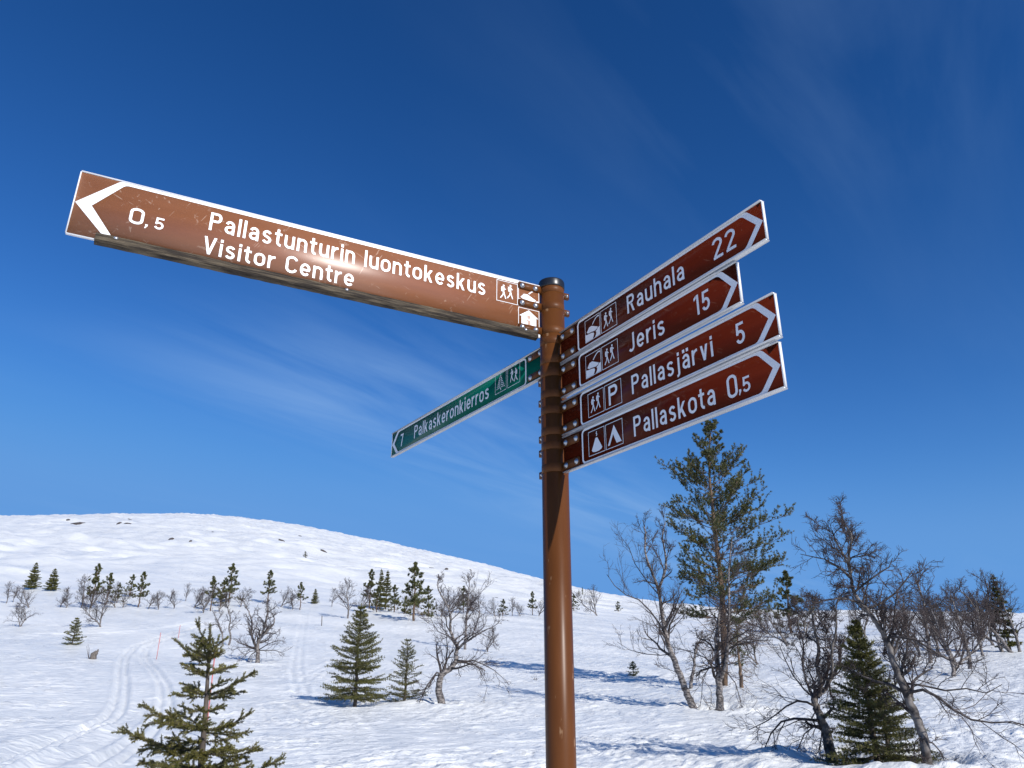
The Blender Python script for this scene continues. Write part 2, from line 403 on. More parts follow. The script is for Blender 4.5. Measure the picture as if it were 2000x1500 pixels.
def ground_base(x, y):
    x = np.asarray(x, float); y = np.asarray(y, float)
    d = np.hypot(x, y); az = np.arctan2(x, y)
    back = -1.6 + 0.05 * y
    fa = np.clip((az - _ga[0]) / (_ga[1] - _ga[0]), 0, _NA - 1.001); fs = np.clip((_S(d) - _gs[0]) / (_gs[1] - _gs[0]), 0, _NS - 1.001)
    i = fa.astype(int); j = fs.astype(int); u = fa - i; v = fs - j
    z = (_T2[i, j] * (1 - u) * (1 - v) + _T2[i + 1, j] * u * (1 - v) + _T2[i, j + 1] * (1 - u) * v + _T2[i + 1, j + 1] * u * v)
    k = np.clip((np.abs(az) - math.radians(58)) / math.radians(50), 0, 1); k = k * k * (3 - 2 * k)
    return z * (1 - k) + back * k

def hit_base(px, py):
    r = ray(px, py); ts = np.concatenate([np.arange(4, 60, .1), np.arange(60, 400, .5), np.arange(400, 1600, 3)])
    P = ts[:, None] * r
    below = P[:, 2] < ground_base(P[:, 0], P[:, 1])
    i = int(np.argmax(below)) if below.any() else len(ts) - 1
    lo, hi = ts[max(i - 1, 0)], ts[i]
    for _ in range(20):
        mid = (lo + hi) / 2; p = mid * r
        if p[2] < ground_base(p[0], p[1]): hi = mid
        else: lo = mid
    return hi * r

TRACKS = []
def track(pix, half, depth, width=0.10):
    P = np.array([hit_base(*p)[:2] for p in pix])
    # smooth by subdividing
    for _ in range(2):
        Q = [P[0]]
        for a, b_ in zip(P[:-1], P[1:]): Q += [a * .75 + b_ * .25, a * .25 + b_ * .75]
        P = np.array(Q + [P[-1]])
    TRACKS.append((P, half, depth, width))
track([(-60, 1520), (0, 1493), (120, 1442), (200, 1412), (232, 1388), (240, 1340), (237, 1295), (252, 1268), (300, 1250), (380, 1224), (470, 1205)], 0.15, 0.08, 0.07)
track([(200, 1500), (270, 1445), (322, 1395), (326, 1350), (305, 1312), (280, 1288), (280, 1270), (303, 1256), (350, 1242), (420, 1226)], 0.15, 0.08, 0.07)
track([(-60, 1505), (0, 1478), (95, 1440), (170, 1418)], 0.0, 0.09, 0.16)
track([(60, 1515), (140, 1478), (215, 1445), (250, 1420)], 0.0, 0.07, 0.16)
track([(600, 1180), (592, 1215), (586, 1245), (578, 1300), (580, 1330), (592, 1352)], 0.20, 0.035, 0.09)
track([(664, 1288), (625, 1306), (596, 1328), (585, 1350)], 0.20, 0.03, 0.09)
track([(662, 1240), (645, 1258), (652, 1272)], 0.15, 0.03, 0.08)
track([(0, 1238), (120, 1240), (250, 1236), (350, 1222), (420, 1212)], 0.0, 0.07, 0.25)
TRAIL_C = np.array([hit_base(*p)[:2] for p in [(30, 1510), (230, 1420), (285, 1370), (278, 1320), (258, 1280), (300, 1252)]])

def seg_dist(x, y, P):
    best = np.full(x.shape, 1e9); sgn = np.zeros(x.shape)
    for a, b_ in zip(P[:-1], P[1:]):
        ab = b_ - a; t = np.clip(((x - a[0]) * ab[0] + (y - a[1]) * ab[1]) / max(ab @ ab, 1e-9), 0, 1)
        d = np.hypot(x - a[0] - t * ab[0], y - a[1] - t * ab[1])
        best = np.minimum(best, d)
    return best

WELLS = []          # (x, y, radius, depth) hollows melted round the trunks
def ground_detail(x, y):
    d = np.hypot(x, y)
    c, s = math.cos(math.radians(40)), math.sin(math.radians(40))
    u, v = x * c + y * s, -x * s + y * c
    near = np.clip((140 - d) / 60, 0, 1)
    mt = (d < 80) & (y > 5)
    if mt.any():
        kk = np.ones(d.shape); kk[mt] = 1 - 0.62 * np.exp(-(seg_dist(x[mt], y[mt], TRAIL_C) / 1.7) ** 4); near = near * kk
    z = 0.10 * perlin(x / 7.0, y / 7.0, 1) + 0.05 * perlin(x / 2.8, y / 2.8, 2)
    patch = np.clip(perlin(x / 5.0, y / 5.0, 3) * 1.6 + 0.45, 0.08, 1)
    rg = lambda q: 1 - np.abs(q) * 2
    z = z + near * (0.026 * perlin(u / 1.5, v / 0.5, 4) + patch * (0.024 * rg(perlin(u / 0.75, v / 0.34, 5)) + 0.022 * perlin(u / 0.40, v / 0.20, 15) + 0.020 * perlin(x / 0.18, y / 0.18, 6))
              + 0.032 * np.clip((perlin(u / 0.50, v / 0.20, 21) - 0.14) * 7, 0, 1) * np.clip(perlin(x / 3.3, y / 3.3, 22) * 2.2 + 0.35, 0, 1)
              + 0.026 * np.clip((perlin(u / 0.9, v / 0.3, 23) - 0.22) * 7, 0, 1))
    far = np.clip((d - 100) / 120, 0, 1)
    uu, vv = x * 0.84 - y * 0.54, x * 0.54 + y * 0.84
    z = z + far * (1.2 * perlin(x / 90, y / 90, 7) + 1.3 * perlin(uu / 55, vv / 11, 8) + 1.3 * perlin(uu / 28, vv / 6.5, 9) + 0.8 * perlin(uu / 11, vv / 3.4, 10)) * np.clip(1.15 - d / 2500, .2, 1)
    m = (d > 8) & (d < 90) & (y > 0)
    if m.any():
        xm, ym = x[m], y[m]; zt = np.zeros(xm.shape)
        for P, half, depth, width in TRACKS:
            sd = seg_dist(xm, ym, P); w = width
            zt -= depth * np.exp(-(((sd - half) / w) ** 2))
            zt += 0.45 * depth * np.exp(-(((sd - half - 2.4 * w) / (1.1 * w)) ** 2))
        tr = np.exp(-(seg_dist(xm, ym, TRAIL_C) / 1.5) ** 2)
        zt += tr * (0.030 * perlin(xm / 0.35, ym / 0.35, 11) + 0.03 * perlin(xm / .9, ym / .9, 12))
        for wx, wy, wr, wd in WELLS:
            q = np.hypot(xm - wx, ym - wy) / wr
            zt += -wd * np.exp(-q * q) + 0.35 * wd * np.exp(-((q - 1.7) / .6) ** 2)
        zz = np.zeros(x.shape); zz[m] = zt; z = z + zz
    return z

def ground(x, y):
    x = np.atleast_1d(np.asarray(x, float)); y = np.atleast_1d(np.asarray(y, float))
    return ground_base(x, y) + ground_detail(x, y)

def hit(px, py):
    p = hit_base(px, py)
    return np.array([p[0], p[1], float(ground(p[0], p[1])[0])])

for px, py, wr, wd in ((1622, 1478, .55, .14), (1700, 1492, .9, .16), (1812, 1502, .5, .12), (692, 1378, .9, .12), (790, 1374, .5, .08), (865, 1378, .5, .10), (1403, 1383, .7, .12), (1355, 1381, .4, .08), (502, 1292, .8, .1)):
    q = hit_base(px, py); WELLS.append((q[0], q[1], wr, wd * 1.5))

PX, PY = 0.1231, 2.116            # signpost axis
rows = np.concatenate([np.array([0.0, 1.0, 2.2, 3.5, 5, 6.5, 8, 9.2]), np.geomspace(10.2, 95, 400), np.geomspace(96, 1250, 330), np.geomspace(1300, 5200, 14)])
fine = np.radians(np.linspace(-41, 41, 620)); coarse = np.radians(np.linspace(44, 316, 60))
cols = np.concatenate([fine, coarse])
RR, AA = np.meshgrid(rows, cols, indexing='ij')
gx = PX + RR * np.sin(AA); gy = RR * np.cos(AA)
gz = ground(gx.ravel(), gy.ravel())
nr, nc = RR.shape
i = np.arange(nr - 1)[:, None] * nc; j = np.arange(nc)[None, :]; j2 = (j + 1) % nc
G = Geo(); G.add(np.stack([gx.ravel(), gy.ravel(), gz], -1), quad=np.stack([i + j, i + nc + j, i + nc + j2, i + j2], -1)[1:].reshape(-1, 4), poly=None)
G.add(np.array([[gx[1, k], gy[1, k], gz.reshape(nr, nc)[1, k]] for k in range(nc)]), poly=[list(range(nc))[::-1]])
obj('snow_ground', G, M['snow'], smooth=True, kind='structure', label='wind-packed snow field rising to a rounded white fell')

# ------------------------------------------------------------------ lettering
W_ = 0.127; H_ = W_ / 2
def arc(cx, cy, rx, ry, a0, a1, k=10):
    t = np.radians(np.linspace(a0, a1, k)); return [(cx + rx * math.cos(q), cy + ry * math.sin(q)) for q in t]
def ln(*p): return list(p)
XH = 0.745; XT = XH - H_; TT = 1 - H_
GL = {}      # glyph -> (width, strokes[(points, closed)], diagonals[(x0,y0,x1,y1)], polys)
def gl(ch, w, strokes=(), diags=(), polys=()): GL[ch] = (w, strokes, diags, polys)
Rn = 0.50 - H_; mid_ = (H_ + Rn) / 2; rx_ = (Rn - H_) / 2
stemx = ln((H_, 0), (H_, XH)); stem1 = ln((H_, 0), (H_, 1))
dot = lambda x, w=W_: [(x - w / 2, .835), (x + w / 2, .835), (x + w / 2, 1.0), (x - w / 2, 1.0)]
gl('l', W_, [stem1]); gl('i', W_, [stemx], polys=[dot(H_)])
arch = arc(mid_, XT - .2, rx_, .2, 180, 0) + [(Rn, 0)]
gl('n', .50, [stemx, arch]); gl('h', .50, [stem1, arch])
gl('u', .50, [ln((Rn, 0), (Rn, XH)), [(H_, XH)] + arc(mid_, H_ + .2, rx_, .2, 180, 360)])
gl('r', .35, [stemx, arc(.34, XT - .24, .255, .24, 178, 90)])
gl('o', .53, [arc(.265, XT - .21, .265 - H_, .21, 0, 180) + arc(.265, H_ + .21, .265 - H_, .21, 180, 360) + [(.53 - H_, XT - .21)]])
a_st = [[(.415, 0), (.415, .47)] + arc(.25, .47, .165, XT - .47, 0, 158), [(.415, .42), (.27, .405)] + arc(.25, .245, .165, .16, 95, 265) + [(.33, .10), (.415, .20)]]
gl('a', .50, a_st); gl('ä', .50, a_st, polys=[dot(.135, .14), dot(.375, .14)])
gl('s', .48, [arc(.24, XT - .145, .150, .145, 18, 262) + arc(.24, H_ + .1525, .158, .1525, 82, -160, 12)])
gl('e', .52, [arc(.26, .373, .26 - H_, XT - .373, 2, 318, 20), ln((H_ + .05, .36), (.52 - H_ + .03, .36))])
gl('t', .36, [[(.16, .95), (.16, .24)] + arc(.315, .24, .155, .24 - H_, 180, 275, 7), ln((0, XT), (.35, XT))])
gl('k', .52, [stem1], [(.09, .24, .40, XH), (.22, .42, .41, 0)])
gl('v', .52, [], [(.105, XH, .262, .0), (.415, XH, .258, .0)])
gl('j', .26, [[(.175, XH), (.175, -.03)] + arc(.03, -.03, .145, .13, 0, -85, 6)], polys=[dot(.175)])
gl('P', .56, [stem1, [(H_, TT), (.33, TT)] + arc(.33, TT - .205, .145, .205, 90, -90) + [(H_, TT - .41)]])
gl('R', .58, [stem1, [(H_, TT), (.33, TT)] + arc(.33, TT - .195, .145, .195, 90, -90) + [(H_, TT - .39)]], [(.31, .46, .475, 0)])
gl('C', .58, [arc(.29, TT - .21, .29 - H_, .21, 12, 180) + arc(.29, H_ + .21, .29 - H_, .21, 180, 348)])
gl('V', .66, [], [(.105, 1, .332, 0), (.555, 1, .328, 0)])
gl('J', .44, [[(.345, 1), (.345, .26)] + arc(.195, .26, .15, .26 - H_, 0, -150)])
gl('0', .56, [arc(.28, TT - .19, .28 - H_, .19, 0, 180) + arc(.28, H_ + .19, .28 - H_, .19, 180, 360) + [(.56 - H_, TT - .19)]])
gl('1', .34, [ln((.255, 0), (.255, 1))], polys=[[(.17, 1), (.17, .84), (.02, .74), (.02, .885)]])
gl('2', .54, [arc(.27, TT - .205, .27 - H_, .205, 172, -22, 14) + [(.115, .13)], ln((.035, H_), (.53, H_))])
gl('5', .54, [ln((.09, TT), (.49, TT)), ln((.15, TT), (.125, .44)), arc(.265, .335, .19, .25, 148, -155, 16)])
gl('7', .52, [ln((.02, TT), (.50, TT))], [(.41, TT, .20, 0)])
gl(',', .20, [], polys=[[(.02, .16), (.20, .16), (.20, .04), (.06, -.17), (.0, -.13), (.05, .0)]])
gl(' ', .26)

def ribbon(P, w):
    P = np.array(P, float)
    P = P[np.concatenate(([True], np.linalg.norm(np.diff(P, axis=0), axis=1) > 1e-6))]
    T = np.gradient(P, axis=0); T[0] = P[1] - P[0]; T[-1] = P[-1] - P[-2]
    S = np.diff(P, axis=0); S /= np.maximum(np.linalg.norm(S, axis=1, keepdims=True), 1e-9)
    N = np.zeros_like(P)
    Sn = np.stack([-S[:, 1], S[:, 0]], -1)
    N[0] = Sn[0]; N[-1] = Sn[-1]
    for k in range(1, len(P) - 1):
        b_ = Sn[k - 1] + Sn[k]; N[k] = b_ / max(b_ @ Sn[k], .35)
    return P + N * w / 2, P - N * w / 2

class Face:
    """A flat face in the scene; x runs to the reader's right, y up, everything in metres."""
    def __init__(self, ex, normal):
        self.ex = np.array([*ex, 0.0]) if len(ex) == 2 else np.asarray(ex, float); self.n = np.asarray(normal, float)
    def p(self, x, z, off): return self.ex * x + self.n * off + np.array([0, 0, z])
    def P(self, xy, off): return [self.p(x, z, off) for x, z in xy]
FILM = 0.0022
def add_ribbon(G, face, P, w, off):
    A, B = ribbon(P, w); k = len(A)
    V = face.P(A, off) + face.P(B, off)
    G.add(V, quad=[(q, q + k, q + k + 1, q + 1) for q in range(k - 1)])
def add_poly(G, face, P, off): G.add(face.P(P, off), poly=[list(range(len(P)))])
def text(G, face, s, x0, x1, base, cap, off=FILM):
    """sets s between x0 and x1 with cap height cap"""
    wsum = sum(GL[c][0] for c in s); gap = 0.13 if len(s) > 1 else 0
    nat = wsum + gap * (len(s) - 1)
    sx = cap; tot = x1 - x0
    k = tot / (nat * cap)                       # squeeze glyphs and gaps together
    x = x0
    for q, c in enumerate(s):
        w, strokes, diags, polys = GL[c]
        X = lambda t: x + t * sx * k
        lay = off
        for st in strokes:
            # keep stroke weight even when squeezed: build in real metres
            add_ribbon(G, face, [(X(a), base + b_ * cap) for a, b_ in st], W_ * cap * (0.5 + 0.5 * k), lay); lay += 0.00004
        for (ax, ay, bx, by) in diags:
            th = math.atan2(by - ay, (bx - ax) * k); hw = W_ * (0.5 + 0.5 * k) * cap / 2 / abs(math.sin(th))
            A = (X(ax), base + ay * cap); B = (X(bx), base + by * cap)
            add_poly(G, face, [(A[0] - hw, A[1]), (B[0] - hw, B[1]), (B[0] + hw, B[1]), (A[0] + hw, A[1])], lay); lay += 0.00004
        for pl in polys:
            add_poly(G, face, [(X(a), base + b_ * cap) for a, b_ in pl], lay); lay += 0.00004
        x += (w + gap) * sx * k

# ------------------------------------------------------------------ pictograms (unit square, y up)
def disc(cx, cy, r, k=14): return [(cx + r * math.cos(2 * math.pi * q / k), cy + r * math.sin(2 * math.pi * q / k)) for q in range(k)]
def hiker(dx, dy, s=1.0):
    f = lambda pts: [(dx + a * s, dy + b_ * s) for a, b_ in pts]
    polys = [f(disc(.135, .80, .058)),
             f([(.00, .72), (.085, .735), (.105, .70), (.10, .60), (.085, .42), (.0, .44), (-.02, .58)]),        # rucksack
             f([(.11, .735), (.165, .725), (.185, .66), (.175, .52), (.165, .40), (.09, .40), (.115, .58)]),      # body
             f([(.17, .64), (.235, .555), (.275, .60), (.255, .635), (.235, .61), (.185, .69)])]                 # arm
    strokes = [(f([(.13, .42), (.085, .22), (-.06, .02)]), .062 * s), (f([(.145, .42), (.20, .21), (.265, .02)]), .062 * s)]
    return polys, strokes
def pic_hikers():
    a, b_ = hiker(.22, .14, .80); c, d = hiker(.55, .20, .80); return a + c, b_ + d
def pic_hill():
    return ([[(.02, .02), (.02, .36), (.14, .335), (.42, .31), (.56, .27), (.60, .20), (.56, .12), (.50, .02)],
             [(.10, .44), (.27, .62), (.44, .63), (.60, .55), (.86, .42), (.80, .345), (.66, .315), (.40, .355), (.20, .37)],
             [(.88, .39), (.98, .40), (.98, .02), (.64, .02), (.73, .12), (.75, .22), (.70, .275), (.80, .305)]],
            [([(.50, .665), (.60, .76), (.74, .87), (.86, .91), (.98, .885)], .05)])
def pic_fire():
    return ([[(.44, .66), (.56, .66), (.84, .20), (.78, .13), (.62, .09), (.42, .09), (.24, .13), (.19, .20)]],
            [([(.50, .73), (.545, .79), (.50, .84), (.535, .92)], .045)])
def pic_tent(): return ([[(.50, .88), (.92, .12), (.62, .12), (.44, .52), (.22, .12), (.10, .12)]], [])
def pic_house():
    h = [(.5, .95), (.97, .62), (.86, .62), (.86, .08), (.14, .08), (.14, .62), (.03, .62)]
    return [h], []
def pic_spruce():
    st = [([(.50, .10), (.50, .22)], .05), ([(.50, .80), (.50, .92)], .035)]
    rnd = random.Random(4)
    for row in range(6):
        y = .24 + row * .10; hw = .36 - row * .055
        for sx in (-1, 1):
            for q in range(3):
                x0 = .5 + sx * (.03 + hw * q / 3); x1 = x0 + sx * hw / 3.4
                st.append(([(x0, y + .04 - q * .012), (x1, y - .01 - q * .012)], .034))
    return [], st
PICS = dict(hikers=pic_hikers, hill=pic_hill, fire=pic_fire, tent=pic_tent, house=pic_house, spruce=pic_spruce)
def pictogram(root, face, kind, x0, x1, z0, z1, mirror=False):
    G = Geo(); sx, sz = x1 - x0, z1 - z0
    w = 0.0016
    fr = [(x0, z0), (x1, z0), (x1, z1), (x0, z1)]
    for q, (a, b_) in enumerate(zip(fr, fr[1:] + fr[:1])):
        e = w / 2 if q % 2 == 0 else -w / 2
        dx, dz = (b_[0] - a[0]), (b_[1] - a[1]); L = math.hypot(dx, dz); dx, dz = dx / L * e, dz / L * e
        add_ribbon(G, face, [(a[0] - dx, a[1] - dz), (b_[0] + dx, b_[1] + dz)], w, FILM)
    mm = (lambda a: 1 - a) if mirror else (lambda a: a)
    off = FILM
    if kind == 'P':
        text(G, face, 'P', x0 + sx * .22, x0 + sx * .80, z0 + sz * .10, sz * .80)
    else:
        polys, strokes = PICS[kind]()
        for pl in polys:
            pts = [(x0 + mm(a) * sx, z0 + b_ * sz) for a, b_ in pl]; off += 0.00003
            add_poly(G, face, pts, off)
        for st, sw in strokes:
            off += 0.00003; add_ribbon(G, face, [(x0 + mm(a) * sx, z0 + b_ * sz) for a, b_ in st], sw * sx, off)
    o = obj('pictogram', G, M['white'], root)
    if kind == 'house':
        G2 = Geo(); off += 0.0002
        add_poly(G2, face, [(x0 + a * sx, z0 + b_ * sz) for a, b_ in disc(.5, .62, .085)], off)
        add_poly(G2, face, [(x0 + a * sx, z0 + b_ * sz) for a, b_ in [(.38, .47), (.58, .47), (.58, .24), (.66, .24), (.66, .17), (.36, .17), (.36, .24), (.44, .24), (.44, .41), (.38, .41)]], off)
        obj('letter', G2, M['film_faded'], o)
    return o

# ------------------------------------------------------------------ signpost
R = 0.038
gpole = float(ground(PX, PY)[0])
POLE_TOP = 1.196
post = thing('signpost', 'round brown steel post with a black cap carrying all the direction signs', 'post', (PX, PY, gpole))
G = Geo(); G.revolve((0, 0, -0.35), (0, 0, 1), [(R, 0), (R, POLE_TOP - gpole + 0.35 - .02)], 64)
po = obj('pole', G, M['pole'], post, smooth=False)
for p in po.data.polygons: p.use_smooth = len(p.vertices) == 4
G = Geo(); zt = POLE_TOP - gpole
G.revolve((0, 0, zt), (0, 0, 1), [(R + .0005, -.026), (R + .0022, -.026), (R + .0026, -.022), (R + .0026, -.004), (R + .001, .0), (R - .004, .0022), (R - .02, .0035), (0.0, .004)], 48)
co = obj('cap', G, M['cap'], post, smooth=True)

def bolt(parent, pos, nrm, r=0.0062):
    G = Geo(); G.revolve(pos, nrm, [(r * 1.35, 0), (r * 1.35, .001), (r, .0012), (r * .95, .003), (r * .7, .0046), (r * .3, .0054), (0, .0056)], 16)
    return obj('bolt', G, M['steel'], parent, smooth=True)

def sign(name, label, az_deg, right_is_out, u0, u1, z0, z1, film_mat, bands, tab, ears, ring=True, lip=0.007, lipw=0.003, border=True, frame_u=0.131, tip_w=0.0195, chev=0.049, bw=0.006):
    a = math.radians(az_deg); d = np.array([math.sin(a), math.cos(a), 0.0])
    nrm = np.array([d[1], -d[0], 0.0])
    if nrm @ np.array([PX, PY, 0]) > 0: nrm = -nrm
    sg = 1 if right_is_out else -1
    zm = (z0 + z1) / 2
    root = thing(name, label, 'sign', (PX, PY, z0))
    F = Face(d * sg, nrm)
    class Loc(Face):
        def p(self, x, z, off): return Face.p(self, x, z - z0, off)
    F = Loc(d * sg, nrm)
    up = np.array([0, 0, 1.0])
    # panel sheet
    G = Geo(); t = 0.0015
    G.box(F.p(sg * u0, z0 + lipw, -t), d * (u1 - u0), nrm * (2 * t), up * (z1 - z0 - 2 * lipw))
    obj('panel', G, film_mat, root)
    for zz in (z0, z1 - lipw):      # extruded edge strips along the top and the bottom
        G = Geo(); G.box(F.p(sg * u0, zz, -lip), d * (u1 - u0 + .0012), nrm * (2 * lip), up * lipw)
        obj('edge_strip', G, M['alu'] if film_mat is not M['film_faded'] else M['rim'], root)
    G = Geo(); G.box(F.p(sg * (u1 + .0002), z0 + lipw + .0002, -.0032), d * .0028, nrm * .0064, up * (z1 - z0 - 2 * lipw - .0004)); obj('end_trim', G, M['rim'], root)
    if border:
        G = Geo(); ztop = z1 - lipw - bw / 2 - .0003; zbot = z0 + lipw + bw / 2 + .0003
        uc = u1 - chev
        if frame_u:
            r = 0.012; x = frame_u + bw / 2
            path = [(uc, ztop), (x + r, ztop)] + arc(x + r, ztop - r, r, r, 90, 180, 7) + arc(x + r, zbot + r, r, r, 180, 270, 7) + [(uc, zbot)]
            add_ribbon(G, F, [(sg * px, pz) for px, pz in path], bw, FILM)
        else:
            add_ribbon(G, F, [(sg * uc, ztop), (sg * u0, ztop)], bw, FILM)
            add_ribbon(G, F, [(sg * uc, zbot), (sg * u0, zbot)], bw, FILM)
        tip = u1 - .0015
        k = bw * .8
        up_pts = [(uc - .010, ztop + bw / 2), (uc + .002, ztop + bw / 2 - .0004), (uc + .008, ztop + bw / 2 - .004), (tip, zm), (tip - tip_w, zm), (uc - .0035, ztop - bw * .5 - .0055), (uc - .009, ztop - bw * .5 - .0015), (uc - .015, ztop - bw * .5)]
        add_poly(G, F, [(sg * px, pz) for px, pz in up_pts], FILM + .00006)
        add_poly(G, F, [(sg * px, 2 * zm - pz) for px, pz in up_pts], FILM + .00006)
        obj('arrow_border', G, M['white'], root)
    for zb, bh in bands:
        G = Geo(); o3 = np.array([0, 0, -z0])
        if ring:
            ro = R + .0006
            G.revolve(o3 + np.array([0, 0, zb - bh / 2]), (0, 0, 1), [(R + .0001, 0), (ro, 0.0003), (ro, bh - .0003), (R + .0001, bh)], 48)
        # tab clamped on the face
        c0, c1 = R - .002, tab; rr = .004; off0, off1 = .0016, .0041
        pts = [(c0, zb - bh / 2), (c1 - rr, zb - bh / 2), (c1, zb - bh / 2 + rr), (c1, zb + bh / 2 - rr), (c1 - rr, zb + bh / 2), (c0, zb + bh / 2)]
        A = [F.p(sg * px, pz, off0) for px, pz in pts]; B = [F.p(sg * px, pz, off1) for px, pz in pts]; q = len(pts)
        G.add(A + B, quad=[(e, (e + 1) % q, q + (e + 1) % q, q + e) for e in range(q)], poly=[list(range(q))[::-1], list(range(q, 2 * q))])
        A = [F.p(sg * px, pz, -off0) for px, pz in pts]; B = [F.p(sg * px, pz, -off1) for px, pz in pts]
        G.add(A + B, quad=[(e, (e + 1) % q, q + (e + 1) % q, q + e) for e in range(q)], poly=[list(range(q))[::-1], list(range(q, 2 * q))])
        if ears:
            G.box(o3 + np.array([0, 0, zb - bh * .42]) - d * (R - .002) - nrm * .005, -d * (ears + .002), nrm * .010, up * bh * .84)
        br = obj('bracket', G, M['band'], root)
        bolt(br, F.p(sg * (R + .021), zb, off1), nrm); bolt(br, F.p(sg * (tab - .014), zb, off1), nrm)
        if ears:
            bolt(br, o3 + np.array([0, 0, zb]) - d * (R + ears * .62) + nrm * .005, nrm, .0038)
            bolt(br, o3 + np.array([0, 0, zb]) - d * (R + ears * .62) - nrm * .005, -nrm, .0038)
    return root, F

def words(root, F, name, items):
    for s, x0, x1, base, cap in items:          # every word is a part of its own
        gap = 0.13 if len(s) > 1 else 0
        k = (x1 - x0) / (sum(GL[c][0] for c in s) + gap * (len(s) - 1)); x = x0
        for wd in s.split(' '):
            w = k * (sum(GL[c][0] for c in wd) + (gap if len(wd) > 1 else 0) * (len(wd) - 1))
            G = Geo(); text(G, F, wd, x, x + w, base, cap); obj(name, G, M['white'], root)
            x += w + k * (GL[' '][0] + 2 * gap)

BH = 0.024
# the long faded sign to the left
rL, FL = sign('direction_sign', 'long faded brown sign pointing left reading Pallastunturin luontokeskus Visitor Centre', 243.5, False, 0.044, 1.303, 0.996, 1.176, M['film_faded'],
              [(1.160, .023), (1.101, .023), (1.019, .023)], 0.119, 0.022, frame_u=None, tip_w=.035, chev=.090, bw=.0075, lip=.0024, lipw=.004)
words(rL, FL, 'lettering', [('Pallastunturin luontokeskus', -1.003, -.227, 1.096, .053)]); words(rL, FL, 'lettering', [('Visitor Centre', -1.011, -.621, 1.026, .050)])
words(rL, FL, 'distance_number', [('0', -1.184, -1.151, 1.064, .044), (',', -1.147, -1.140, 1.064, .036), ('5', -1.128, -1.104, 1.063, .033)])
pictogram(rL, FL, 'hikers', -.190, -.1205, 1.090, 1.160); pictogram(rL, FL, 'hill', -.117, -.047, 1.090, 1.160); pictogram(rL, FL, 'house', -.117, -.047, 1.013, 1.084)
# weathered half-round batten screwed along its lower edge
G = Geo(); prof = [(.0030, 1.0125), (.0105, 1.0130), (.0125, 1.0095), (.0120, 1.0080), (.0150, 1.0065), (.0185, 1.0015), (.0180, .9998), (.0195, .9985), (.0212, .9930), (.0195, .9870), (.0140, .9840), (.0030, .9832)]
ns = 70; us = np.linspace(.060, 1.243, ns); rb = random.Random(5); V = []
wob = np.array([[rb.uniform(-1, 1) for _ in prof] for _ in us]) * .0006
for q, uu in enumerate(us):
    V += [FL.p(-uu, z + wob[q, e], o + wob[q, e] * .7 * (o > .004)) for e, (o, z) in enumerate(prof)]
k = len(prof)
G.add(V, quad=[(a * k + b_, a * k + (b_ + 1) % k, (a + 1) * k + (b_ + 1) % k, (a + 1) * k + b_) for a in range(ns - 1) for b_ in range(k)], poly=[list(range(k))[::-1], list(range((ns - 1) * k, ns * k))])
bt = obj('batten', G, M['batten'], rL, label='weathered wooden batten along the lower edge')
for uu in (1.200, .641, .10):
    G = Geo(); G.revolve(FL.p(-uu, 1.0050, .0155), FL.n * .8 + np.array([0, 0, .6]), [(.0055, 0), (.0055, .0015), (.0045, .0035), (.002, .0045), (0, .0047)], 14)
    obj('screw', G, M['steel'], bt, smooth=True)
# four brown signs to the right
specs = [
    ('uppermost brown sign pointing right reading Rauhala 22', 149.0, .822, .903, 1.005, [('Rauhala', .356, .574, .931, .052)], [('22', .669, .741, .931, .053)], ('hill', 'hikers'), .169),
    ('short brown sign pointing right reading Jeris 15', 148.6, .729, .794, .900, [('Jeris', .350, .488, .821, .052)], [('15', .590, .642, .822, .052)], ('hill', 'hikers'), .164),
    ('dark brown sign pointing right reading Pallasjärvi 5 with a parking symbol', 148.3, .813, .680, .783, [('Pallasjärvi', .350, .632, .706, .051)], [('5', .699, .727, .704, .051)], ('hikers', 'P'), .167),
    ('lowest brown sign pointing right reading Pallaskota 0,5 with a tent symbol', 147.9, .803, .571, .676, [('Pallaskota', .345, .621, .595, .052)], [('0', .656, .685, .594, .053), (',', .687, .694, .600, .040), ('5', .697, .721, .595, .035)], ('fire', 'tent'), .161)]
for lab, az_, u1, z0, z1, wd, num, pics, ix in specs:
    r_, F_ = sign('direction_sign', lab, az_, True, .046, u1, z0, z1, M['film_brown'], [(z1 - .020, BH), (z0 + .019, BH)], .121, 0 if z0 > .9 else .036)
    words(r_, F_, 'lettering', wd); words(r_, F_, 'distance_number', num)
    zc = (z0 + z1) / 2
    pictogram(r_, F_, pics[0], ix, ix + .068, zc - .0335, zc + .0335); pictogram(r_, F_, pics[1], ix + .0735, ix + .1415, zc - .0335, zc + .0335)
# the green sign going away to the left, held by the clamps of the top right sign
rG, FG = sign('direction_sign', 'green sign pointing left reading 7 Palkaskeronkierros', 325.6, False, .046, 1.082, .8925, .9945, M['film_green'], [(.978, .021), (.912, .021)], .125, 0, ring=False, frame_u=.135)
words(rG, FG, 'lettering', [('Palkaskeronkierros', -.889, -.352, .921, .052)]); words(rG, FG, 'distance_number', [('7', -1.009, -.980, .918, .051)])
pictogram(rG, FG, 'spruce', -.313, -.248, .920, .987); pictogram(rG, FG, 'hikers', -.240, -.171, .920, .987, mirror=True)
#TREES#
# ------------------------------------------------------------------ trees
UP = np.array([0, 0, 1.0])
class Rnd:
    def __init__(self, seed): self.r = np.random.default_rng(seed)
    def u(self, a=0.0, b=1.0): return float(self.r.uniform(a, b))
    def v(self): return self.r.normal(size=3)

def perp(d, rn):
    a = np.cross(d, rn.v()); return a / max(np.linalg.norm(a), 1e-9)

def wander(p, d, L, n, rn, wob, up=0.0):
    P = [np.asarray(p, float)]; d = unit(d); st = L / n
    for _ in range(n):
        d = unit(d + wob * rn.v() + up * UP); P.append(P[-1] + d * st)
    return np.array(P)

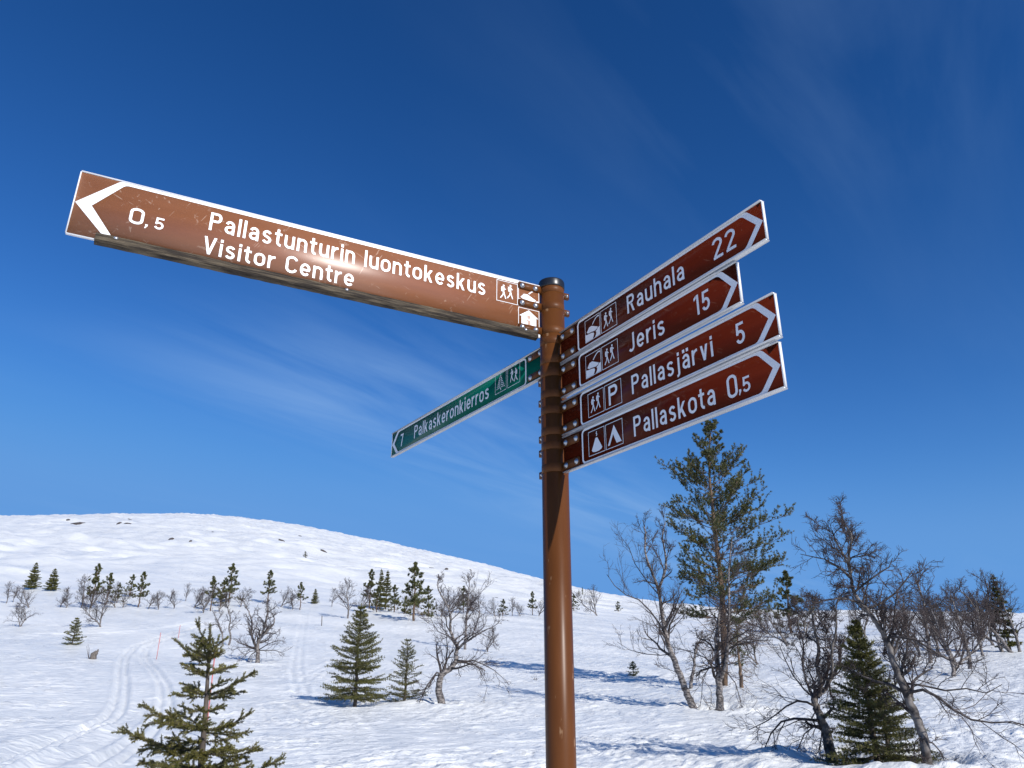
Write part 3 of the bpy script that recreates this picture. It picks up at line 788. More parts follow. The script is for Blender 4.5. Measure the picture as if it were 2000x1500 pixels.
def needles(G, B, A, k, length, width, spread, rn, spread0=0.0):
    """k thin needle faces fanned round every axis A at B"""
    B = np.repeat(np.asarray(B, float), k, 0); A = np.repeat(np.asarray(A, float), k, 0); N = len(B)
    q = rn.r.normal(size=(N, 3)); q -= (q * A).sum(1, keepdims=True) * A; q /= np.maximum(np.linalg.norm(q, axis=1, keepdims=True), 1e-9)
    ang = rn.r.uniform(spread0, spread, size=(N, 1))
    D = A * np.cos(ang) + q * np.sin(ang)
    S = np.cross(D, rn.r.normal(size=(N, 3))); S /= np.maximum(np.linalg.norm(S, axis=1, keepdims=True), 1e-9)
    L = length * rn.r.uniform(.7, 1.15, size=(N, 1)); w = width * .5
    V = np.stack([B - S * w, B + S * w, B + D * L * .6 + S * w * .8, B + D * L, B + D * L * .6 - S * w * .8], 1)
    i = np.arange(N)[:, None] * 5
    G.add(V.reshape(-1, 3), tri=np.concatenate([i + np.array([[2, 3, 4]])]), quad=i + np.array([[0, 1, 2, 4]]))

def along(P, t):
    s = np.concatenate(([0], np.cumsum(np.linalg.norm(np.diff(P, axis=0), axis=1)))); q = t * s[-1]
    j = int(np.clip(np.searchsorted(s, q) - 1, 0, len(P) - 2)); f = (q - s[j]) / max(s[j + 1] - s[j], 1e-9)
    return P[j] * (1 - f) + P[j + 1] * f, unit(P[j + 1] - P[j])

def birch_geo(seed, trunks, r0, limbs=12, sub=6, twigs=6, limb_len=1.0, tstart=.25, rmin=.004, up=.10, extra=(), ang=(.6, 1.15), fine=3):
    """trunks: list of (polyline, base radius, tip radius). Returns meshes for trunk, limbs and twigs."""
    rn = Rnd(seed); T, C = Geo(), Geo(); LM = []
    lv1 = []
    lens = [np.linalg.norm(np.diff(np.asarray(P, float), axis=0), axis=1).sum() for P, _, _ in trunks]
    Href = max(max(np.asarray(P, float)[:, 2]) for P, _, _ in trunks); total = limbs * len(trunks)
    for P, ra, rb in trunks:
        P = np.asarray(P, float)
        for _ in range(2):           # round the bends of the polyline
            Q = [P[0]]
            for a, b_ in zip(P[:-1], P[1:]): Q += [a * .75 + b_ * .25, a * .25 + b_ * .75]
            P = np.array(Q + [P[-1]])
        n = len(P); t = np.linspace(0, 1, n); rad = ra * (1 - t) ** .8 + rb; rad *= 1 + .35 * np.exp(-t * 30)
        P = P + rn.r.normal(size=P.shape) * (ra * .12) * np.minimum(1, t * 6)[:, None]
        T.tube(P, rad, 8)
        Lt = np.linalg.norm(np.diff(P, axis=0), axis=1).sum()
        nl = max(int(round(total * Lt / sum(lens))), 3)
        ts_ = tstart if ra == trunks[0][1] else .06
        for k in range(nl):
            tt = ts_ + (1 - ts_) * (k + rn.u()) / nl
            p, d = along(P, min(tt, .99)); dd = unit(math.cos(a_ := rn.u(*ang)) * d + math.sin(a_) * perp(d, rn) + up * UP)
            hz = np.clip(p[2] / Href, 0, 1); L = limb_len * Href * (.34 * (1.1 - .70 * hz)) * rn.u(.6, 1.3)
            lv1.append((wander(p, dd, L, 7, rn, .20, up * .5), max((ra * (1 - tt) ** .8 + rb) * .55, rmin * 1.8)))
    for P, r in extra: lv1.append((np.asarray(P, float), r))
    lv2 = []
    for P, r in lv1:
        G = Geo(); n = len(P); G.tube(P, np.linspace(r, max(r * .3, rmin), n), 5); LM.append(G)
        L = np.linalg.norm(np.diff(P, axis=0), axis=1).sum()
        for k in range(sub):
            tt = .18 + .82 * (k + rn.u()) / sub; p, d = along(P, min(tt, .99))
            dd = unit(d * .8 + .75 * perp(d, rn) + up * UP)
            lv2.append((wander(p, dd, L * rn.u(.28, .62) * (1.15 - .5 * tt), 5, rn, .22, up * .5), max(r * .45 * (1 - .5 * tt), rmin)))
    for P, r in lv2:
        C.tube(P, np.linspace(r, rmin * .7, len(P)), 4, False)
        L = np.linalg.norm(np.diff(P, axis=0), axis=1).sum()
        for k in range(twigs):
            tt = .12 + .88 * (k + rn.u()) / twigs; p, d = along(P, min(tt, .99))
            dd = unit(d + .8 * perp(d, rn) + up * UP)
            Q = wander(p, dd, max(L * rn.u(.25, .6), .08), 3, rn, .22, up * .4)
            C.tube(Q, np.linspace(rmin * .85, rmin * .5, 4), 3, False)
            for _ in range(fine - 1):
                p2, d2 = along(Q, rn.u(.2, .9)); Q2 = wander(p2, unit(d2 + .8 * perp(d2, rn)), max(L * rn.u(.15, .32), .06), 2, rn, .2, up * .3)
                C.tube(Q2, np.linspace(rmin * .6, rmin * .4, 3), 3, False)
    return T, LM, C

def tree_root(name, label, cat, loc, rz=0.0, sc=1.0, group=None, sink=.06):
    return thing(name, label, cat, (loc[0], loc[1], loc[2] - sink), rz, sc, group)

def birch_obj(geo, label, loc, group=None, rz=0.0, sc=1.0, limbs_apart=True, name='birch_tree', bark='bark_birch'):
    T, LM, C = geo; root = tree_root(name, label, 'tree', loc, rz, sc, group)
    obj('trunk', T, M[bark], root, smooth=True)
    if limbs_apart:
        for g_ in LM: obj('limb', g_, M['bark_dark'], root, smooth=True)
    else:
        G = Geo()
        for g_ in LM:
            off = G.n; G.v += g_.v; G.quad += [q + off for q in g_.quad]; G.tri += [q + off for q in g_.tri]; G.poly += [[w + off for w in p] for p in g_.poly]; G.n += g_.n
        obj('branches', G, M['bark_dark'], root, smooth=True)
    obj('crown', C, M['twig'], root, kind='stuff')
    return root

def pine_geo(seed, Hh, r0, crown_from, width, nbr, tuft=.11, tw=.013, per=11, dens=1.0, dead=14, lean=(0, 0), prof=None, path=None, tiers=None):
    """Scots pine: prof(t) gives the half width of the crown at the height fraction t"""
    rn = Rnd(seed); T, D, C = Geo(), Geo(), Geo()
    if path is None:
        n = 14; P = np.array([[lean[0] * (q / n) ** 1.5 * Hh + rn.u(-1, 1) * .012 * Hh * (q > 0), lean[1] * (q / n) ** 1.5 * Hh + rn.u(-1, 1) * .012 * Hh * (q > 0), Hh * q / n] for q in range(n + 1)])
    else: P = np.array(path, float)
    t = np.linspace(0, 1, len(P)); T.tube(P, r0 * (1 - t) ** .85 + .012, 9)
    prof = prof or (lambda q: width * (1 - q) ** .75 * (.55 + .45 * math.sin(q * 21 + seed)) + .12)
    TB, TA = [], []
    for k in range(nbr):
        tt = crown_from + (1 - crown_from) * ((k + rn.u()) / nbr) ** .92
        if tiers: tt = tiers[k % len(tiers)] + rn.u(-.014, .014)
        p, d = along(P, min(tt, .985)); q = (p[2] - P[0, 2]) / Hh; az = k * 2.399 + rn.u(-.5, .5)
        L = max(prof(q, az) if prof.__code__.co_argcount > 1 else prof(q), .10) * rn.u(.72, 1.12)
        el = (rn.u(-.05, .35) if not tiers else rn.u(-.10, .22)) + (.75 if not tiers else .6) * q ** (2 if not tiers else 3)
        dd = np.array([math.cos(az) * math.cos(el), math.sin(az) * math.cos(el), math.sin(el)])
        B = wander(p, dd, L, 6, rn, .13, .07); D.tube(B, np.linspace(.016 * Hh / 6 * (1.25 - q), .005, 7), 4, False)
        ns = max(int(L * 7 * dens), 3)
        for _ in range(ns):
            s = rn.u(.26, 1.0); pp, d2 = along(B, s)
            side = unit(d2 * .75 + .8 * perp(d2, rn) * np.array([1, 1, .55]) + .25 * UP); l2 = L * rn.u(.10, .30) * (1.25 - .5 * s) + .05
            Q = wander(pp, side, l2, 3, rn, .18, .14); D.tube(Q, [.006, .005, .004, .003], 3, False)
            for e in range(max(int(3.2 * dens), 2)):
                f = .3 + .7 * (e + rn.u()) / max(int(3.2 * dens), 2); b_, a_ = along(Q, min(f, .99))
                TB.append(b_); TA.append(unit(a_ + .35 * rn.v() + .35 * UP))
        TB.append(B[-1]); TA.append(unit(B[-1] - B[-2] + .3 * UP))
    TB.append(P[-1]); TA.append(UP)
    for k in range(dead):
        tt = rn.u(.10, crown_from + .22); p, d = along(P, tt); az = rn.u(0, 6.283); el = rn.u(-.45, .15)
        L = width * rn.u(.35, .95)
        B = wander(p, (math.cos(az) * math.cos(el), math.sin(az) * math.cos(el), math.sin(el)), L, 6, rn, .2, .02); D.tube(B, np.linspace(.011 * Hh / 6, .004, 7), 4, False)
        for _ in range(int(6 + L * 6)):
            pp, d2 = along(B, rn.u(.15, 1)); Q = wander(pp, unit(d2 + .9 * perp(d2, rn)), L * rn.u(.12, .35), 3, rn, .3, -.03); D.tube(Q, [.006, .005, .004, .003], 3, False)
    needles(C, TB, TA, per, tuft, tw, 1.15, rn, .1)
    return T, D, C

def spruce_geo(seed, Hh, r0, width, layers, per=6, nlen=.05, nw=.012, k=5, droop=.35, base=.06, shoots=7, power=.85, gap=0.0):
    rn = Rnd(seed); T, D, C = Geo(), Geo(), Geo(); n = 10
    P = np.array([[rn.u(-1, 1) * .008 * Hh * (q > 0), rn.u(-1, 1) * .008 * Hh * (q > 0), Hh * q / n] for q in range(n + 1)])
    T.tube(P, r0 * (1 - np.linspace(0, 1, n + 1)) ** .9 + .006, 7)
    NB, NA = [], []
    for l_ in range(layers):
        tt = base + (.985 - base) * (l_ + rn.u(.1, .9)) / layers; p, _ = along(P, tt)
        R_ = width * (1 - tt) ** power * rn.u(.75, 1.15) + .03 * Hh * (1 - tt) + .02
        m = per if tt < .8 else max(per - 2, 3); a0 = rn.u(0, 6.28)
        for j in range(m):
            if rn.u() < gap: continue
            az = a0 + j * 6.283 / m + rn.u(-.35, .35); L = R_ * rn.u(.7, 1.12); el = .50 * tt - droop * (1 - tt) + rn.u(-.12, .12)
            dd = np.array([math.cos(az) * math.cos(el), math.sin(az) * math.cos(el), math.sin(el)])
            B = wander(p, dd, L, 5, rn, .05, .055); D.tube(B, np.linspace(.006 + .005 * L, .003, 6), 4, False)
            for e in range(max(int(L * 16), 3)):
                f = (e + .5) / max(int(L * 16), 3); b_, a_ = along(B, min(f, .99)); NB.append(b_); NA.append(a_)
            ns = max(int(shoots * (.4 + L)), 2)
            for e in range(ns):
                f = .22 + .78 * (e + rn.u()) / ns; b_, a_ = along(B, min(f, .99)); sgn = 1 if e % 2 else -1
                sd = unit(np.cross(a_, UP)) * sgn; q = unit(a_ * .9 + sd * .85 + UP * rn.u(-.28, .10)); l2 = L * rn.u(.18, .36) * (1.2 - f * .75) + .03
                Q = wander(b_, q, l2, 2, rn, .08, .0); D.tube(Q, [.003, .0025, .002], 3, False)
                for h in range(max(int(l2 * 16), 2)):
                    b2, a2 = along(Q, min((h + .7) / max(int(l2 * 16), 2), .99)); NB.append(b2); NA.append(a2)
    for q in range(6): NB.append(P[-1] - UP * q * .03 * Hh / 3); NA.append(UP)
    needles(C, NB, NA, k, nlen, nw, 1.25, rn, .25)
    return T, D, C

def conifer_obj(geo, name, label, loc, bark, leaf, group=None, rz=0.0, sc=1.0, branch_part=True):
    T, D, C = geo; root = tree_root(name, label, 'tree', loc, rz, sc, group)
    obj('trunk', T, M[bark], root, smooth=True); obj('branches', D, M[bark], root, kind='stuff'); obj('crown', C, M[leaf], root, kind='stuff')
    return root

def copy_tree(src, label, loc, rz, sc, group=None, sink=.06):
    r = src.copy(); COL.objects.link(r); r.location = (loc[0], loc[1], loc[2] - sink); r.rotation_euler = (0, 0, rz); r.scale = (sc,) * 3 if not hasattr(sc, '__len__') else sc
    r['label'] = label
    if group: r['group'] = group
    for ch in src.children:
        c = ch.copy(); COL.objects.link(c); c.parent = r
    return r

def rel(base_px, depth_scale=1.0):
    """returns (ground point, function pixel -> point in the upright plane through it, relative to it)"""
    g0 = hit(*base_px); dist = math.hypot(g0[0], g0[1]); hd = np.array([g0[0], g0[1], 0]) / dist; side = np.array([hd[1], -hd[0], 0])
    def f(x, y, dep=0.0):
        r = ray(x, y); t = (dist + dep) / (r @ hd); p = t * r
        return p - g0
    return g0, f
def px_height(g0, top_px):
    r = ray(*top_px); d = math.hypot(g0[0], g0[1]); return d / math.hypot(r[0], r[1]) * r[2] - g0[2]

# ---- the crooked birch left of the post, with a broken limb hanging to the snow
g0, f = rel((865, 1379))
tr = [f(*p) for p in [(865, 1379), (860, 1358), (857, 1338), (859, 1322), (865, 1311), (881, 1302), (891, 1288), (890, 1271), (894, 1261)]]
tr2 = [f(894, 1261)] + [f(x, y, d) for x, y, d in [(884, 1242, .2), (878, 1224, .3), (881, 1205, .2), (877, 1185, .4), (864, 1163, .5), (853, 1141, .4), (858, 1120, .5)]]
tr3 = [f(892, 1266), f(906, 1252, -.3), f(925, 1240, -.5), (f(945, 1228, -.7)), f(962, 1222, -.8)]
ex = [([f(863, 1313)] + [f(x, y, -.15) for x, y in [(853, 1310), (845, 1320), (835, 1334), (827, 1350), (820, 1366), (817, 1381)]], .035),
      ([f(858, 1314)] + [f(x, y, .25) for x, y in [(850, 1316), (843, 1328), (836, 1340), (820, 1345), (808, 1346)]], .025),
      ([f(892, 1285)] + [f(x, y, -.4) for x, y in [(905, 1288), (925, 1286), (945, 1294), (965, 1305), (982, 1320)]], .030),
      ([f(900, 1286)] + [f(x, y, .4) for x, y in [(918, 1288), (935, 1302), (946, 1322), (952, 1340)]], .018),
      ([f(870, 1309)] + [f(x, y, .5) for x, y in [(871, 1290), (874, 1265), (872, 1240), (868, 1215)]], .028),
      ([f(884, 1242)] + [f(x, y, -.5) for x, y in [(870, 1236), (856, 1230), (846, 1215), (840, 1200)]], .020),
      ([f(881, 1208)] + [f(x, y, .6) for x, y in [(895, 1195), (908, 1180), (916, 1165)]], .018)]
birch_obj(birch_geo(11, [(tr, .085, .045), (tr2, .05, .008), (tr3, .04, .008)], .1, 7, 6, 6, .85, .30, .0055, .08, ex), 'crooked bare birch with a snapped limb hanging to the snow, left of the post', g0)
# ---- birch right behind it
g0, f = rel((908, 1268))
tr = [f(*p) for p in [(908, 1268), (909, 1240), (911, 1210), (914, 1180), (916, 1152), (917, 1126)]]
ex = [([f(913, 1190)] + [f(x, y, -.6) for x, y in [(928, 1170), (944, 1150), (960, 1132)]], .03)]
birch_obj(birch_geo(12, [(tr, .09, .01)], .1, 14, 6, 5, 1.0, .28, .010, .14, ex, fine=2), 'upright bare birch standing on the rise behind the crooked birch', g0)
# ---- bushy birch behind the young spruce, left
g0, f = rel((503, 1293))
tr = [f(*p) for p in [(503, 1293), (504, 1275), (502, 1262), (506, 1248), (514, 1230), (520, 1210), (524, 1190), (521, 1170)]]
ta = [f(504, 1270), f(495, 1250, .3), f(490, 1232, .5), f(494, 1210, .5), f(484, 1190, .6), f(476, 1172, .6)]
tb = [f(508, 1245), f(525, 1228, -.3), f(538, 1212, -.4), f(532, 1195, -.4)]
ex = [([f(504, 1268)] + [f(x, y, .4 * k) for x, y, k in pts], .03) for pts in ([(485, 1262, 1), (468, 1262, 1), (452, 1268, 1)], [(488, 1270, -1), (476, 1280, -1), (466, 1290, -1)], [(520, 1268, 1), (538, 1268, 1), (556, 1275, 1)], [(525, 1255, -1), (545, 1248, -1), (560, 1252, -1)], [(492, 1275, 1), (486, 1284, 1), (482, 1293, 1)])]
birch_obj(birch_geo(13, [(tr, .11, .012), (ta, .07, .01), (tb, .06, .01)], .1, 9, 6, 6, .9, .15, .008, .06, ex, fine=2), 'wide bushy bare birch with drooping side branches behind the young spruce', g0)
g0, f = rel((447, 1259))
tr = [f(*p) for p in [(434, 1262), (436, 1245), (432, 1228), (426, 1214), (420, 1200)]]
ta = [f(*p) for p in [(447, 1259), (452, 1240), (446, 1225), (452, 1208), (444, 1190), (449, 1172)]]
birch_obj(birch_geo(14, [(tr, .06, .01), (ta, .06, .01)], .1, 8, 5, 5, .9, .25, .009, .08, (), fine=2), 'twin-stemmed crooked birch half hidden by the young spruce top', g0)
# ---- leaning birch right of the post
g0, f = rel((1355, 1382))
tr = [f(*p) for p in [(1355, 1382), (1346, 1362), (1336, 1336), (1322, 1300), (1308, 1268), (1300, 1238), (1294, 1205), (1289, 1172), (1286, 1148)]]
ta = [f(1287, 1152)] + [f(x, y, d) for x, y, d in [(1278, 1125, .2), (1266, 1098, .3), (1258, 1070, .3), (1262, 1040, .4), (1255, 1012, .4)]]
tb = [f(1286, 1148)] + [f(x, y, d) for x, y, d in [(1295, 1125, -.2), (1302, 1098, -.3), (1298, 1072, -.3), (1292, 1045, -.4), (1300, 1015, -.4)]]
ex = [([f(1302, 1245)] + [f(x, y, -.5) for x, y in [(1290, 1218), (1270, 1190), (1248, 1168), (1222, 1158), (1200, 1140), (1185, 1118)]], .032),
      ([f(1312, 1274)] + [f(x, y, .3) for x, y in [(1290, 1276), (1262, 1274), (1230, 1266), (1205, 1250)]], .018),
      ([f(1288, 1160)] + [f(x, y, .6) for x, y in [(1262, 1130), (1240, 1098), (1228, 1065), (1212, 1045)]], .022),
      ([f(1330, 1318)] + [f(x, y, .2) for x, y in [(1318, 1308), (1300, 1302), (1285, 1290)]], .012)]
birch_obj(birch_geo(15, [(tr, .095, .035), (ta, .045, .007), (tb, .045, .007)], .1, 9, 6, 6, .75, .35, .006, .14, ex), 'slender birch leaning left beside the tall pine', g0)
# ---- pale birch in front of the pine trunk
g0, f = rel((1406, 1384))
tr = [f(*p) for p in [(1406, 1384), (1406, 1355), (1403, 1320), (1400, 1285), (1398, 1250), (1400, 1215), (1408, 1180)]]
ta = [f(1404, 1330)] + [f(x, y, d) for x, y, d in [(1416, 1300, -.2), (1420, 1265, -.3), (1424, 1225, -.3), (1424, 1180, -.4), (1422, 1130, -.4), (1426, 1080, -.5), (1430, 1045, -.5)]]
ex = [([f(1402, 1300)] + [f(x, y, k) for x, y, k in pts], .022) for pts in ([(1385, 1300, -.3), (1372, 1320, -.5), (1370, 1355, -.5), (1366, 1382, -.5)], [(1420, 1310, -.5), (1436, 1330, -.6), (1445, 1360, -.7), (1450, 1380, -.8)], [(1375, 1280, .4), (1345, 1268, .6), (1318, 1260, .7)], [(1435, 1290, .3), (1460, 1282, .5), (1478, 1300, .6)], [(1440, 1250, -.4), (1470, 1235, -.6), (1490, 1240, -.8)])]
birch_obj(birch_geo(16, [(tr, .11, .015), (ta, .06, .008)], .1, 12, 6, 6, .8, .22, .0065, .03, ex), 'pale-barked birch standing right in front of the pine trunk', g0)
# ---- tall pine
g0, f = rel((1414, 1343))
path = [f(*p) for p in [(1414, 1343), (1415, 1290), (1413, 1240), (1412, 1190), (1409, 1145), (1405, 1105), (1399, 1060), (1394, 1020), (1391, 980), (1386, 940), (1385, 900), (1386, 860), (1390, 826)]]
Hp = path[-1][2]; mpp = math.hypot(g0[0], g0[1]) / F_PX * .93
def pine_prof(q, az):
    y = 1343 - q * (1343 - 826)      # half widths read off the photograph, metres
    ys = [826, 850, 885, 912, 925, 965, 985, 1005, 1030, 1055, 1080, 1100, 1130, 1180, 1230, 1343]
    lw = [10, 34, 36, 22, 50, 100, 70, 55, 95, 115, 98, 95, 85, 110, 60, 40]; rw = [14, 30, 34, 26, 90, 90, 95, 80, 118, 130, 120, 110, 120, 120, 70, 40]
    cx = math.cos(az - math.atan2(g0[1], g0[0]) + math.pi / 2)
    k = (1 + cx) / 2
    return 1.13 * mpp * (np.interp(y, ys, lw) * (1 - k) + np.interp(y, ys, rw) * k)
conifer_obj(pine_geo(21, Hp, .135, .26, 2.2, 132, .115, .017, 12, 1.40, 70, prof=pine_prof, path=path, tiers=[(1343 - y) / 517 for y in (832, 842, 855, 868, 882, 900, 928, 942, 962, 975, 990, 1022, 1036, 1050, 1064, 1092, 1104, 1128, 1148, 1165, 1182, 1200, 1222)]), 'pine_tree', 'tallest pine with an open crown, right of the signpost', g0, 'bark_pine', 'needle_pine')
# ---- small trees round its foot
g0, f = rel((1348, 1349))
birch_obj(birch_geo(17, [([f(*p) for p in [(1348, 1349), (1351, 1320), (1356, 1292), (1358, 1262), (1372, 1240)]], .07, .012)], .1, 9, 5, 5, 1.0, .5, .008, .05, (), fine=2), 'short pale birch between the leaning birch and the pine', g0)
g0, f = rel((1450, 1349)); hh = px_height(g0, (1446, 1235))
conifer_obj(pine_geo(22, hh, .07, .35, 1.0, 22, .11, .014, 8, .7, 12), 'pine_tree', 'small sparse pine at the right foot of the tall pine', g0, 'bark_pine', 'needle_pine')
# ---- close group at the right edge: two gnarled birches and a dense spruce
g0, f = rel((1622, 1480))
tr = [f(*p) for p in [(1624, 1482), (1618, 1450), (1612, 1420), (1602, 1395), (1592, 1372), (1588, 1356), (1598, 1347)]]
ta = [f(1596, 1350)] + [f(x, y, d) for x, y, d in [(1612, 1338, .1), (1622, 1318, .2), (1640, 1290, .4), (1640, 1262, .4), (1650, 1235, .5)]]
tb = [f(1596, 1350)] + [f(x, y, d) for x, y, d in [(1604, 1325, -.2), (1592, 1295, -.3), (1600, 1262, -.3), (1590, 1225, -.4), (1584, 1190, -.4), (1594, 1150, -.5)]]
tc = [f(1612, 1338)] + [f(x, y, d) for x, y, d in [(1626, 1300, -.3), (1622, 1262, -.4), (1634, 1222, -.5), (1630, 1185, -.5), (1640, 1150, -.6)]]
td = [f(1590, 1360)] + [f(x, y, d) for x, y, d in [(1574, 1325, .3), (1566, 1290, .4), (1570, 1252, .5), (1556, 1215, .5), (1560, 1180, .6)]]
ex = [([f(1590, 1372)] + [f(x, y, -.2) for x, y in [(1575, 1364), (1556, 1362), (1535, 1372), (1515, 1388), (1495, 1402), (1462, 1418)]], .022),
      ([f(1600, 1400)] + [f(x, y, -.3) for x, y in [(1580, 1398), (1550, 1396), (1525, 1402), (1505, 1425), (1492, 1455)]], .028),
      ([f(1606, 1408)] + [f(x, y, .3) for x, y in [(1588, 1412), (1570, 1426), (1560, 1450), (1552, 1468)]], .016),
      ([f(1594, 1360)] + [f(x, y, .4) for x, y in [(1570, 1340), (1548, 1312), (1532, 1280), (1520, 1250)]], .018),
      ([f(1604, 1420)] + [f(x, y, -.2) for x, y in [(1602, 1440), (1600, 1460), (1602, 1472)]], .010)]
birch_obj(birch_geo(18, [(tr, .060, .036), (ta, .038, .007), (tb, .036, .006), (tc, .022, .005), (td, .022, .005)], .1, 8, 7, 7, .70, .3, .0046, .06, ex), 'gnarled dark birch with an arching limb, just left of the dense spruce', g0, bark='bark_grey')
g0, f = rel((1812, 1504))
tr = [f(*p) for p in [(1812, 1506), (1808, 1470), (1802, 1430), (1790, 1395), (1775, 1362), (1762, 1330), (1748, 1298), (1738, 1262), (1728, 1238), (1714, 1212), (1694, 1185), (1676, 1166)]]
ta = [f(1678, 1168)] + [f(x, y, d) for x, y, d in [(1664, 1145, .1), (1660, 1115, .2), (1656, 1095, .2), (1644, 1072, .3), (1632, 1050, .3), (1624, 1028, .3)]]
tb = [f(1660, 1110)] + [f(x, y, d) for x, y, d in [(1655, 1080, -.3), (1660, 1062, -.4), (1664, 1040, -.4), (1652, 1020, -.4)]]
ex = [([f(1770, 1345)] + [f(x, y, -.3) for x, y in [(1800, 1338), (1830, 1352), (1860, 1376), (1895, 1396), (1935, 1402), (1975, 1400), (2010, 1410)]], .024),
      ([f(1760, 1325)] + [f(x, y, .2) for x, y in [(1800, 1330), (1845, 1340), (1885, 1336), (1925, 1345), (1955, 1328)]], .018),
      ([f(1735, 1236)] + [f(x, y, -.2) for x, y in [(1755, 1236), (1785, 1240), (1820, 1262), (1850, 1280), (1875, 1272)]], .024),
      ([f(1690, 1183)] + [f(x, y, .3) for x, y in [(1720, 1170), (1748, 1150), (1768, 1125), (1782, 1105)]], .022),
      ([f(1666, 1150)] + [f(x, y, -.2) for x, y in [(1690, 1130), (1715, 1112), (1735, 1100), (1742, 1082)]], .018),
      ([f(1662, 1120)] + [f(x, y, .3) for x, y in [(1635, 1100), (1610, 1085), (1585, 1080), (1562, 1075)]], .018),
      ([f(1656, 1085)] + [f(x, y, -.2) for x, y in [(1630, 1065), (1608, 1048), (1590, 1038)]], .014),
      ([f(1680, 1170)] + [f(x, y, -.3) for x, y in [(1645, 1160), (1605, 1165), (1570, 1180), (1545, 1205)]], .016),
      ([f(1804, 1440)] + [f(x, y, .2) for x, y in [(1820, 1442), (1836, 1460), (1846, 1485), (1862, 1500)]], .012),
      ([f(1800, 1425)] + [f(x, y, -.2) for x, y in [(1786, 1440), (1784, 1465), (1786, 1485)]], .010)]
birch_obj(birch_geo(19, [(tr, .044, .026), (ta, .026, .005), (tb, .020, .005)], .1, 12, 7, 7, .66, .30, .0045, .06, ex), 'large gnarled birch leaning left over the dense spruce at the right', g0, bark='bark_grey')
g0, f = rel((1714, 1492)); hh = px_height(g0, (1676, 1205))
conifer_obj(spruce_geo(31, hh, .05, .84, 40, 7, .048, .0065, 9, .30, .0, 17, 1.0, .14), 'spruce_tree', 'dense low spruce between the two gnarled birches', g0, 'bark_spruce', 'needle_spruce')
g0, f = rel((1768, 1488)); g0 = g0 * 1.0; g0[1] += .5; g0[2] = float(ground(g0[0], g0[1])[0]); hh = px_height(g0, (1776, 1285))
conifer_obj(spruce_geo(32, hh, .035, .55, 15, 5, .042, .006, 8, .25, .05, 8, .6, .25), 'spruce_tree', 'thin ragged spruce behind the leaning right-hand birch trunk', g0, 'bark_spruce', 'needle_spruce')

# ---- young spruce in the left foreground: every bough is a part
rn = Rnd(77)
gd = 6.4; r_ = ray(402, 1440); t_ = gd / math.hypot(r_[0], r_[1]); gxy = (r_ * t_)[:2]; g0 = np.array([gxy[0], gxy[1], float(ground(*gxy)[0])])
hd = np.array([g0[0], g0[1], 0]) / gd
def f(x, y, dep=0.0):
    r = ray(x, y); return r * ((gd + dep) / (r @ hd)) - g0
root = tree_root('spruce_tree', 'young yellowish spruce in the left foreground, cut by the lower frame edge', 'tree', g0)
top = f(413, 1207); stem = np.array([[0, 0, 0]] + [f(x, y) for x, y in [(394, 1500), (398, 1440), (402, 1400), (406, 1340), (409, 1290), (412, 1240)]] + [top])
stem[0] = stem[1] * np.array([1, 1, 0])
G = Geo(); G.tube(stem, np.linspace(.028, .005, len(stem)), 8); obj('trunk', G, M['bark_spruce'], root, smooth=True)
def shoot(G, Wd, P, rn, r=.004, dens=700, nl=.019):
    P = np.asarray(P); L = np.linalg.norm(np.diff(P, axis=0), axis=1).sum(); Wd.tube(P, np.linspace(r, .0025, len(P)), 4, False)
    m = max(int(L * dens), 6); B, A = [], []
    for q in range(m):
        b_, a_ = along(P, (q + rn.u()) / m * .999); B.append(b_); A.append(a_)
    needles(G, B, A, 1, nl, .0044, 1.25, rn, .55)
    needles(G, [P[-1]] * 7, [unit(P[-1] - P[-2])] * 7, 1, nl, .0038, .6, rn)
def bough(P, rn, side=1.0):
    G, Wd = Geo(), Geo(); P = np.asarray(P, float)
    for _ in range(2):
        Q = [P[0]]
        for a, b_ in zip(P[:-1], P[1:]): Q += [a * .75 + b_ * .25, a * .25 + b_ * .75]
        P = np.array(Q + [P[-1]])
    L = np.linalg.norm(np.diff(P, axis=0), axis=1).sum(); shoot(G, Wd, P, rn, .0035 + .006 * L)
    n = max(int(L * 24), 2)
    for e in range(n):
        t = .12 + .80 * (e + rn.u(.2, .8)) / n; b_, a_ = along(P, t); sd = unit(np.cross(a_, UP)) * (1 if e % 2 else -1)
        dd = unit(a_ * rn.u(.7, 1.1) + sd * .85 * side + UP * rn.u(-.45, .35)); l2 = (L * rn.u(.16, .30) * (1.15 - .75 * t) + .035) * side
        S = wander(b_, dd, l2, 3, rn, .07, .03); shoot(G, Wd, S, rn, .003)
        if l2 > .08:
            for h in range(2):
                b2, a2 = along(S, rn.u(.3, .75)); S2 = wander(b2, unit(a2 + .8 * perp(a2, rn)), l2 * .45, 2, rn, .07, .02); shoot(G, Wd, S2, rn, .0025)
    o = obj('branch', G, M['needle_young'], root, kind='stuff'); obj('wood', Wd, M['bark_spruce'], o)
